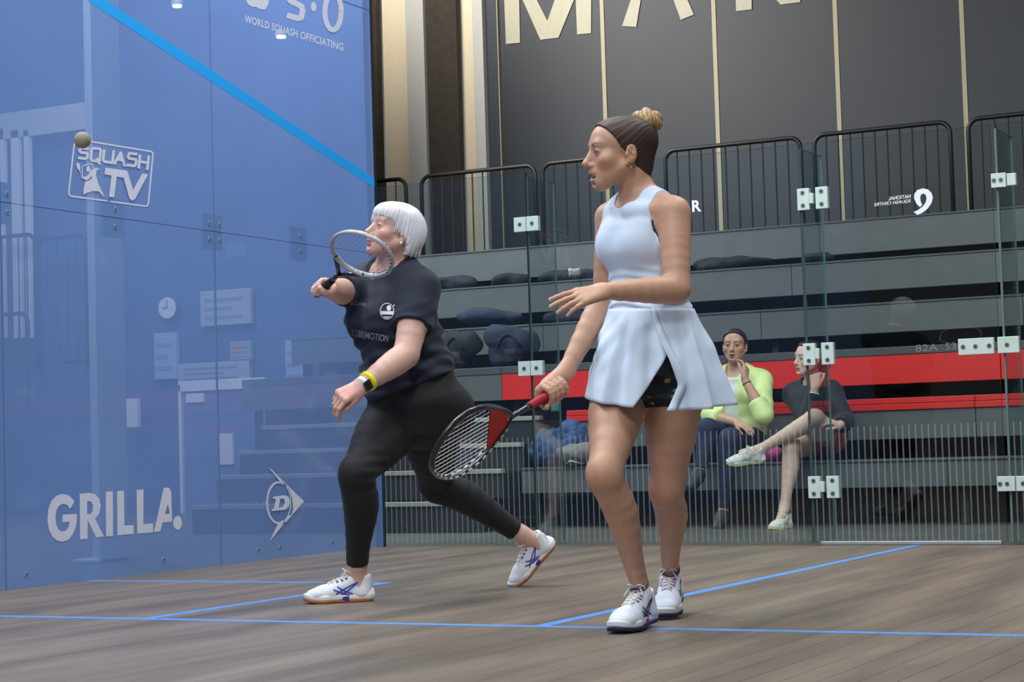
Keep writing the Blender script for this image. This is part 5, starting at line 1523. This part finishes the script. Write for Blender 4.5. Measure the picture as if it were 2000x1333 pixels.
    prism([[(699.5, 645.5), (712.5, 648), (712, 662), (699, 659)]], onshirt, 'shirt_print', M_prd, tee)
    text_on('IN', [(702, 648.5), (710.5, 650), (710, 659), (701.5, 657)], lambda u, v: onshirt(u, v)+TOCAM*0.001, 'shirt_print', M_tee, tee, bold=0.0)
    def c8(x, y): return onshirt(580+x/3.0286, 380+y/3.0286)
    bd = stroke(arc(533, 692, 40, 48, 0, 360, 30)[:-1], 4.5, closed=True)+[[(497, 690), (569, 690), (569, 712), (497, 710)], [(508, 720), (560, 720), (545, 738), (520, 736)], arc(544, 672, 14, 17, 0, 360, 14)[:-1], arc(574, 657, 5, 5, 0, 360, 8)[:-1]]
    prism(bd, c8, 'shirt_badge', mat('shirt_badge', (206, 210, 220), 0.7), tee, tuple(TOCAM))
    # --- wrist: watch and yellow band
    d = nrm(Lw-Le)
    def band(nm, at, r, w, m_, par=t):
        p = Lw-d*at; return MB().tube([p-d*w/2, p+d*w/2], r, 24).build(nm, m_, par, smooth=True)
    band('wrist_band', 0.034, 0.0385, 0.017, mat('band_yellow', (240, 222, 20), 0.5))
    sp = band('watch_strap', 0.004, 0.0330, 0.020, mat('strap_white', (222, 222, 222), 0.6))
    wn = nrm(TOCAM*0.9-0.2*UP+0.3*RT); wn = nrm(wn-d*(wn@d)); ws = np.cross(d, wn); wc = Lw-d*0.004+wn*0.0345
    vv = []
    for a in (-1, 1):
        for b in (-1, 1):
            for c in (-1, 1): vv.append(wc+d*a*0.017+ws*b*0.019+wn*c*0.005)
    wm = MB().add(vv, [(0,1,3,2),(4,6,7,5),(0,4,5,1),(2,3,7,6),(0,2,6,4),(1,5,7,3)]).build('watch_case', mat('watch_black', (20, 20, 24), 0.15, coat=0.6), sp)
    md = wm.modifiers.new('rounded', 'BEVEL'); md.width = 0.004; md.segments = 3
    settle(t, (float(toeF[0]), float(toeF[1]), 0))
    racket('squash_racket', 'pale grey oval racket with black throat, swung up by the white-haired player', gc-rax*0.055, rax, rwid,
           dict(key='grey', grip=(26, 27, 28), frame=(176, 178, 184), throat=(34, 35, 38), string=(112, 122, 142), bumper=(120, 122, 128), shape='oval', throat_at=0.245, head_at=0.335, length=0.640, width=0.225, grip_len=0.17, sr=0.0005))
player_lunging()
# ------------------------------------------------------------------ seated spectators behind the glass
def seated(label, q):
    """q: joints and clothing of one seated figure"""
    t = root('person', label, 'person', 'spectators on the lowest bench')
    c_, s_ = q['turn']; lat = nrm(c_*RT-s_*FW); fac = nrm(-c_*FW-s_*RT)
    A = {k: atY(*v) for k, v in q['j'].items()}
    pel, nb = A['pelvis'], A['neck']
    mid = (pel+nb)/2; g = q.get('girth', 1.0)
    torso = loft([(pel-WUP*0.02, 0.160*g, 0.115*g), (pel+(nb-pel)*0.18, 0.158*g, 0.118*g), (pel+(nb-pel)*0.42, 0.128*g, 0.100*g), (pel+(nb-pel)*0.66, 0.140*g, 0.108*g), (pel+(nb-pel)*0.86, 0.135*g, 0.088*g), (nb, 0.062, 0.055)], lat, 0.04)
    for k in (-1, 1): torso.append(ell(pel+(nb-pel)*0.64+lat*0.06*k+fac*0.065, (0.052, 0.052, 0.055), None, 0.05))
    tr = [cone(nb-WUP*0.01, A['Ls']+WUP*0.012, 0.040, 0.046, 0.04), cone(nb-WUP*0.01, A['Rs']+WUP*0.012, 0.040, 0.046, 0.04)]
    hF = Frame(A['head'], *q['face'], q.get('hs', 1.0))
    neck = [cone(nb-WUP*0.01, hF(0, -0.02, -0.055), 0.052, 0.050, 0.03)]
    def arm(s, e, w): return limb([s, s+(e-s)*0.45, e], [0.048, 0.044, 0.038], 0.03, 3), limb([e, e+(w-e)*0.3, w], [0.038, 0.040, 0.026], 0.02, 3)
    aL1, aL2 = arm(A['Ls'], A['Le'], A['Lw']); aR1, aR2 = arm(A['Rs'], A['Re'], A['Rw'])
    hl, _ = hand_prims(A['Lw'], A['Lf']-A['Lw'], q['Ln'], 1, 0.95, curl=q.get('Lc', (0.5,)*4), spread=0.03, thumb_curl=0.3, thumb_out=0.4)
    hr, _ = hand_prims(A['Rw'], A['Rf']-A['Rw'], q['Rn'], -1, 0.95, curl=q.get('Rc', (0.5,)*4), spread=0.03, thumb_curl=0.3, thumb_out=0.4)
    lg = {}
    for S_ in 'RL':
        lg[S_] = leg_prims(A[S_+'h'], A[S_+'k'], A[S_+'a'], 0.088, 0.056, 0.054, 0.032, nrm(-fac*0.5-WUP*0.1))
    hd = head_prims(hF, mouth_open=q.get('mouth', 0.0))
    for S_ in 'RL':   # feet
        lg[S_].append(cone(A[S_+'a'], A[S_+'t'], 0.034, 0.028, 0.02))
    body = torso+neck+tr+aL1+aL2+aR1+aR2+hl+hr+lg['R']+lg['L']+hd
    a, b = plate_box(hF(0, 0, 0), 0.15)
    body_mesh('body', body, 0.0075, [(a, b, 0.0032)], M_skin, t, skin_color(q['skin'], hF, lip=(168, 92, 88), brow=(44, 34, 30), lash=(40, 30, 28), seed=5))
    eyeballs(hF, t, (52, 38, 30))
    cap = [ell(hF(0, -0.018, 0.028), np.array((0.0785, 0.1000, 0.0845))*hF.s, hF.R, 0.02), ell(hF(0, -0.052, -0.030), np.array((0.060, 0.052, 0.066))*hF.s, hF.R, 0.03), ell(hF(0, 0.030, 0.050), np.array((0.066, 0.056, 0.052))*hF.s, hF.R, 0.02)]
    def hairline(P):
        L_ = hF.loc(P); z = L_[:, 2]
        gg = np.interp(z, [-0.11, -0.08, -0.035, -0.015, 0.01, 0.035, 0.06, 0.085, 0.105], [-0.055, -0.040, -0.030, -0.012, 0.018, 0.034, 0.052, 0.066, 0.072])
        return (L_[:, 1]-gg)*hF.s
    mh = mat('hair_dark', (40, 32, 30), 0.4, vary=0.2, scale=120)
    hair = cloth_mesh('hair', cap, 0.003, [hairline], 0.0045, mh, t, foldfn=lambda P: 0.001*np.sin(np.arctan2(hF.loc(P)[:, 0], hF.loc(P)[:, 2])*40), sm=1)
    if q.get('pony'):
        pts = [hF(*p) for p in q['pony']]
        MB().tube(pts, [0.020, 0.030, 0.032, 0.026, 0.010], 12).build('ponytail', mh, hair, smooth=True)
    q['dress'](t, dict(torso=torso, tr=tr, aL1=aL1, aL2=aL2, aR1=aR1, aR2=aR2, R=lg['R'], L=lg['L'], lat=lat, fac=fac, A=A, pel=pel, nb=nb, hF=hF))
    settle(t, (float(pel[0]), float(pel[1]), 0.41))
    return t
def neck_hole(k, r=0.070, d=0.05):
    nb, lat, fac = k['nb'], k['lat'], k['fac']
    def f(P):
        v = P-(nb+fac*0.02); rr = np.sqrt(((v@lat)/r)**2+((v@fac)/(r*1.2))**2+np.clip(v@WUP, -1, 0)**2/d**2)
        return np.where(v@WUP > -0.12, (1-rr)*0.05, -0.05)
    return f
def upto(a, b, fr_):
    p = a+(b-a)*fr_; d = nrm(b-a); return lambda P: (P-p)@d
def seg_d(P, a, b):
    ab = b-a; t = np.clip(((P-a)@ab)/(ab@ab), 0, 1); return np.linalg.norm(P-a-t[:, None]*ab, axis=1)
def cuff(s, e, w, fr_):
    c = upto(e, w, fr_); return lambda P: np.where(seg_d(P, e, w) < seg_d(P, s, e)-0.004, c(P), -0.03)
def dress_yellow(t, k):
    A = k['A']; lat, fac, nb, pel = k['lat'], k['fac'], k['nb'], k['pel']
    wt = mat('top_white', (228, 230, 226), 0.8, vary=0.04)
    cloth_mesh('white_top', k['torso']+k['tr'], 0.006, [neck_hole(k, 0.085, 0.085), lambda P: (pel-P)@WUP-0.0, lambda P: (P-nb)@WUP-0.0], 0.0065, wt, t, fold=0.002, fscale=40)
    jk = mat('jacket_neon', (220, 240, 160), 0.55, vary=0.08, scale=12, sheen=0.2, bump=0.15, bscale=40)
    def open_front(P):
        v = P-nb; x = v@lat; y = (v@fac); h = v@WUP
        w = np.interp(h, [-0.45, -0.25, -0.08, 0.0, 0.06], [0.055, 0.050, 0.045, 0.055, 0.06])
        return np.where((y > 0.0), w-np.abs(x+0.01), -0.05)
    sl = [(k['aL1']+k['aL2'][:3], [cuff(A['Ls'], A['Le'], A['Lw'], 0.42)]), (k['aR1']+k['aR2'][:4], [cuff(A['Rs'], A['Re'], A['Rw'], 0.40)])]
    cloth_mesh('jacket', k['torso']+k['tr'], 0.020, [neck_hole(k, 0.062, 0.05), open_front, lambda P: (pel-P)@WUP-0.02], 0.0065, jk, t, fold=0.006, fscale=26, seed=4, sleeves=[([*s[0], *[]], s[1]) for s in sl])
    jn = mat('jeans_navy', (38, 46, 74), 0.8, vary=0.15, scale=30)
    def cut(S_): return upto(A[S_+'k'], A[S_+'a'], 0.90)
    for S_ in 'RL':
        cloth_mesh('jeans_leg', k[S_][:-2]+k['torso'][:1], 0.010, [lambda P, S_=S_: np.where(np.linalg.norm(P-A[S_+'a'], axis=1) < 0.2, cut(S_)(P), -0.05), lambda P: np.where(np.linalg.norm(P-pel, axis=1) < 0.20, (P-pel)@WUP-0.10, -0.05)], 0.0070, jn, t, fold=0.003, fscale=30)
    sh = mat('shoe_dark', (34, 34, 38), 0.6)
    for S_ in 'RL': dark_shoe(t, A[S_+'a'], A[S_+'t'], sh)
    d = nrm(A['Lw']-A['Le']); p = A['Lw']-d*0.03
    MB().tube([p-d*0.003, p+d*0.003], 0.031, 16).build('bracelet', mat('bracelet_dark', (48, 36, 34), 0.4), t, smooth=True)
def dark_shoe(t, a, toe, m):
    f = nrm(toe-a); pr_ = [cone(a, a+f*0.05, 0.038, 0.040, 0.02), cone(a+f*0.03, toe+f*0.02, 0.042, 0.034, 0.02)]
    cloth_mesh('shoe', pr_, 0.004, [], 0.006, m, t)
def dress_black(t, k):
    A = k['A']; lat, fac, nb, pel = k['lat'], k['fac'], k['nb'], k['pel']
    jk = mat('jacket_black', (22, 26, 32), 0.75, vary=0.12, scale=16, sheen=0.1)
    sl = [(k['aL1']+k['aL2'][:6], [cuff(A['Ls'], A['Le'], A['Lw'], 0.86)]), (k['aR1']+k['aR2'][:6], [cuff(A['Rs'], A['Re'], A['Rw'], 0.82)])]
    cloth_mesh('jacket', k['torso']+k['tr'], 0.020, [neck_hole(k, 0.060, 0.03), lambda P: (pel-P)@WUP-0.03], 0.0065, jk, t, fold=0.005, fscale=26, seed=6, sleeves=sl)
    so = mat('shorts_coral', (196, 92, 92), 0.8, vary=0.08)
    for S_ in 'RL':
        cloth_mesh('shorts_leg', k[S_][:3]+k['torso'][:1], 0.010, [upto(A[S_+'h'], A[S_+'k'], 0.34), lambda P: (P-pel)@WUP-0.10], 0.0070, so, t, fold=0.003)
    out = shoe_parts('cream', (222, 220, 208), (206, 196, 130), (232, 230, 222), (210, 208, 198), (204, 200, 170))
    put_shoe(out, A['Rtoe'], A['Rheel'], t, up=nrm(0.25*RT+0.9*UP+0.35*TOCAM), size=0.25)
    put_shoe(out, A['Ltoe'], A['Lheel'], t, up=WUP, size=0.25)
    d = nrm(A['Rw']-A['Re']); p = A['Rw']-d*0.045
    MB().tube([p-d*0.012, p+d*0.012], 0.034, 16).build('cuff', mat('cuff_white', (226, 226, 226), 0.7), t, smooth=True)
seated('seated spectator in a neon yellow jacket and dark jeans, touching her ear', dict(
    turn=(0.92, 0.39), skin=(198, 154, 130), face=(nrm(-0.30*RT-0.95*FW+0.02*UP), UP), mouth=0.003,
    j=dict(head=(1435, 675, 2.36), neck=(1440, 722, 2.42), pelvis=(1446, 860, 2.44), Rs=(1401, 746, 2.44), Ls=(1487, 746, 2.38),
           Re=(1388, 812, 2.36), Rw=(1440, 826, 2.10), Rf=(1478, 842, 2.02), Le=(1492, 812, 2.14), Lw=(1455, 742, 2.16), Lf=(1460, 700, 2.22),
           Rh=(1422, 862, 2.40), Rk=(1382, 836, 1.98), Ra=(1366, 925, 1.90), Rt=(1352, 948, 1.82), Lh=(1468, 864, 2.40), Lk=(1424, 856, 1.96), La=(1412, 1006, 1.98), Lt=(1404, 1030, 1.88)),
    Ln=nrm(RT*0.8+TOCAM*0.5), Rn=nrm(UP+TOCAM*0.5), Lc=(0.5, 0.6, 0.7, 0.8), Rc=(0.25, 0.3, 0.3, 0.35), dress=dress_yellow))
seated('seated spectator in a black jacket with bare crossed legs and pale shoes', dict(
    turn=(0.75, 0.66), skin=(212, 176, 160), face=(nrm(-0.90*RT-0.42*FW-0.02*UP), UP), girth=1.02,
    j=dict(head=(1580, 700, 2.34), neck=(1588, 750, 2.42), pelvis=(1606, 855, 2.46), Rs=(1550, 772, 2.44), Ls=(1624, 768, 2.34),
           Re=(1580, 822, 2.16), Rw=(1592, 758, 2.18), Rf=(1592, 722, 2.22), Le=(1650, 822, 2.22), Lw=(1640, 832, 2.06), Lf=(1622, 824, 2.00),
           Rh=(1622, 860, 2.40), Rk=(1592, 816, 1.94), Ra=(1482, 880, 1.84), Rt=(1450, 886, 1.80), Lh=(1590, 864, 2.42), Lk=(1546, 876, 1.96), La=(1532, 995, 1.86), Lt=(1524, 1015, 1.78),
           Rtoe=(1432, 908, 1.78), Rheel=(1494, 902, 1.84), Ltoe=(1513, 1037, 1.70), Lheel=(1543, 1032, 1.90)),
    Rn=nrm(-RT*0.5+TOCAM*0.8), Ln=nrm(UP+TOCAM*0.6), Lc=(0.5, 0.55, 0.6, 0.6), Rc=(0.9, 0.9, 0.9, 0.9), pony=[(0, -0.10, 0.02), (0, -0.125, -0.01), (0, -0.13, -0.06), (0, -0.12, -0.11), (0, -0.11, -0.15)], dress=dress_black))

# ------------------------------------------------------------------ things left on the benches
t_front = {}
def lump(name, label, cat, c, r, m, seed, h=0.012, group=None, fold=0.014, fs=24, n=7):
    """soft bag or heaped coat: overlapping ellipsoids with folds"""
    rnd = np.random.RandomState(seed); P = []
    c = np.array(c, float)
    for i in range(n):
        o = rnd.uniform(-0.62, 0.62, 3)*np.array(r); o[2] = rnd.uniform(-0.5, 0.25)*r[2]
        P.append(ell(c+o, np.array(r)*rnd.uniform(0.40, 0.60)*rnd.uniform(0.75, 1.2, 3), None, 0.05))
    t = root(name, label, cat, group)
    z0 = c[2]-r[2]*0.95
    b_ = cloth_mesh('cloth' if cat != 'bag' else 'bag_body', P, 0.004, [lambda Q: z0-Q[:, 2]], h, m, t, fold=fold, fscale=fs, seed=seed)
    bv_ = BVHTree.FromPolygons([v.co[:] for v in b_.data.vertices], [p.vertices[:] for p in b_.data.polygons])
    def front(x, z):
        hit = bv_.ray_cast(Vector((x, c[1]-2, z)), Vector((0, 1, 0)), 4); return float(hit[0].y) if hit[0] is not None else c[1]
    t_front[t.name] = front
    settle(t, (c[0], c[1], z0)); return t
M_coat = mat('coat_dark', (28, 31, 42), 0.85, vary=0.25, scale=14); M_coat2 = mat('coat_black', (24, 25, 28), 0.85, vary=0.2, scale=14); M_coat3 = mat('coat_navy', (38, 46, 66), 0.85, vary=0.2, scale=14)
def resettle(t):
    for c in t.children: c.matrix_parent_inverse = Matrix.Translation(-t.location)
def on_row(u, k, dy=0.2): 
    Y = ROWS[k][0]+dy; p = atY(u, 600, Y); return p[0], Y, ROWS[k][2]
for (u, k, r, m, sd, tx) in [(870, 4, (0.28, 0.16, 0.085), M_coat, 1, 'dark coat heaped on the bench by the white-haired player\'s shoulder'), (995, 4, (0.20, 0.16, 0.075), M_coat2, 2, 'black coat lying flat behind the left glass joint, upper bench'),
                             (1125, 4, (0.32, 0.15, 0.07), M_coat, 3, 'dark coat on the upper bench under the folded white paper'), (1440, 4, (0.32, 0.15, 0.065), M_coat2, 4, 'dark coat on the upper bench behind the standing player\'s elbow'),
                             (960, 3, (0.40, 0.18, 0.10), M_coat3, 5, 'navy coat on the middle bench below the other coats'), (1100, 3, (0.24, 0.15, 0.055), M_coat, 6, 'flat dark coat behind the standing player\'s fingers'),
                             (1600, 4, (0.14, 0.12, 0.05), M_coat2, 12, 'small dark cloth on the upper bench beside the door hinge')]:
    x, y, z = on_row(u, k); lump('coat', tx, 'coat', (x, y, z+r[2]*0.95), r, m, sd, group='coats left on the benches')
x, y, z = on_row(955, 2, 0.25)
for (dx, r, m, sd, tx) in [(-0.26, (0.22, 0.17, 0.20), M_coat2, 7, 'tall black sports bag beside the white-haired player\'s back'), (0.22, (0.22, 0.17, 0.23), M_coat3, 8, 'tall navy sports bag to the right of the black one')]:
    t = lump('sports_bag', tx, 'bag', (x+dx, y, z+r[2]*0.95), r, m, sd, group='sports bags on the bench')
    cx, cz = x+dx, z+r[2]*1.5
    fr_ = t_front[t.name]
    MB().tube([(xx_, fr_(xx_, zz_)-0.008, zz_) for xx_, zz_ in [(cx-0.10+0.02*i_, z+0.16+0.10*math.sin(math.pi*i_/10)) for i_ in range(11)]], 0.012, 8).build('carry_strap', M_coat2, t, smooth=True)
    pv = [(cx-0.05+0.0125*i_, fr_(cx-0.05+0.0125*i_, z+0.05+0.012*j_)-0.006, z+0.05+0.012*j_) for j_ in range(9) for i_ in range(9)]
    MB().add(pv, [(j_*9+i_, j_*9+i_+1, j_*9+i_+10, j_*9+i_+9) for j_ in range(8) for i_ in range(8)]).build('pocket', mat('bag_pocket', (70, 74, 82), 0.7), t, smooth=True)
    resettle(t)
# white paper
p = atY(1122, 540, 5.02); pg = []
for i in range(5):
    for j in range(4): pg.append((p[0]-0.055+0.0275*i+0.008*j, 5.02-0.02*j+0.012*math.sin(i*1.4+j), ROWS[4][2]+0.012+0.022*j+0.006*math.sin(i*2.1)))
o = MB().add(pg, [(j+4*i, j+1+4*i, j+5+4*i, j+4+4*i) for i in range(4) for j in range(3)]).build('paper_sheet', mat('paper_white', (214, 216, 214), 0.8), smooth=True)
md = o.modifiers.new('thickness', 'SOLIDIFY'); md.thickness = 0.001
tag(o, 'crumpled white paper lying on the dark coats of the upper bench', 'paper')
# denim jacket, grey bag and bottle at the end of the lowest bench
den = mat('denim_blue', (56, 80, 122), 0.85, vary=0.2, scale=30, bump=0.2, bscale=200)
x, y, z = atY(1010, 850, 2.35)
t = lump('denim_jacket', 'blue denim jacket draped over the end of the lowest bench', 'jacket', (x+0.34, 2.38, 0.414+0.17), (0.18, 0.17, 0.17), den, 11, fold=0.020, fs=52, n=14)
x2 = atY(1075, 860, 2.32)[0]
gb = mat('bag_grey', (122, 118, 120), 0.8, vary=0.2, scale=20)
t = lump('drawstring_bag', 'grey drawstring bag beside the denim jacket', 'bag', (x2+0.30, 2.20, 0.414+0.085), (0.15, 0.12, 0.09), gb, 13, fold=0.010, fs=45, n=9)
MB().tube([(x2+0.30+q_, t_front[t.name](x2+0.30+q_, zz_)-0.004, zz_) for q_, zz_ in ((-0.08, 0.44), (-0.04, 0.455), (0.0, 0.445), (0.04, 0.435))], 0.007, 8).build('cord', mat('cord_white', (214, 212, 206), 0.8), t, smooth=True)
resettle(t)
bx = atY(1073, 800, 2.95)
bt = root('water_bottle', 'teal water bottle standing on the red-lipped bench below the racket grip', 'bottle')
MB().tube([(bx[0], 3.05, 0.814), (bx[0], 3.05, 0.82), (bx[0], 3.05, 0.98), (bx[0], 3.05, 1.01)], [0.03, 0.034, 0.034, 0.018], 16).build('bottle_body', mat('bottle_teal', (90, 160, 156), 0.25), bt, smooth=True)
MB().tube([(bx[0], 3.05, 1.01), (bx[0], 3.05, 1.045)], 0.019, 14).build('cap', M_coat2, bt, smooth=True)
settle(bt, (bx[0], 3.05, 0.814))
pk = atY(1505, 890, 2.33)
t = lump('pink_bag', 'pink bag on the bench between the two spectators', 'bag', (pk[0]-0.02, 2.36, 0.414+0.055), (0.085, 0.10, 0.058), mat('bag_pink', (214, 92, 160), 0.7, vary=0.1), 14)
MB().tube([(pk[0]-0.06, 2.33, 0.50), (pk[0], 2.31, 0.53), (pk[0]+0.06, 2.33, 0.50)], 0.006, 6).build('handle', mat('bag_pink', (214, 92, 160), 0.7), t, smooth=True)
resettle(t)
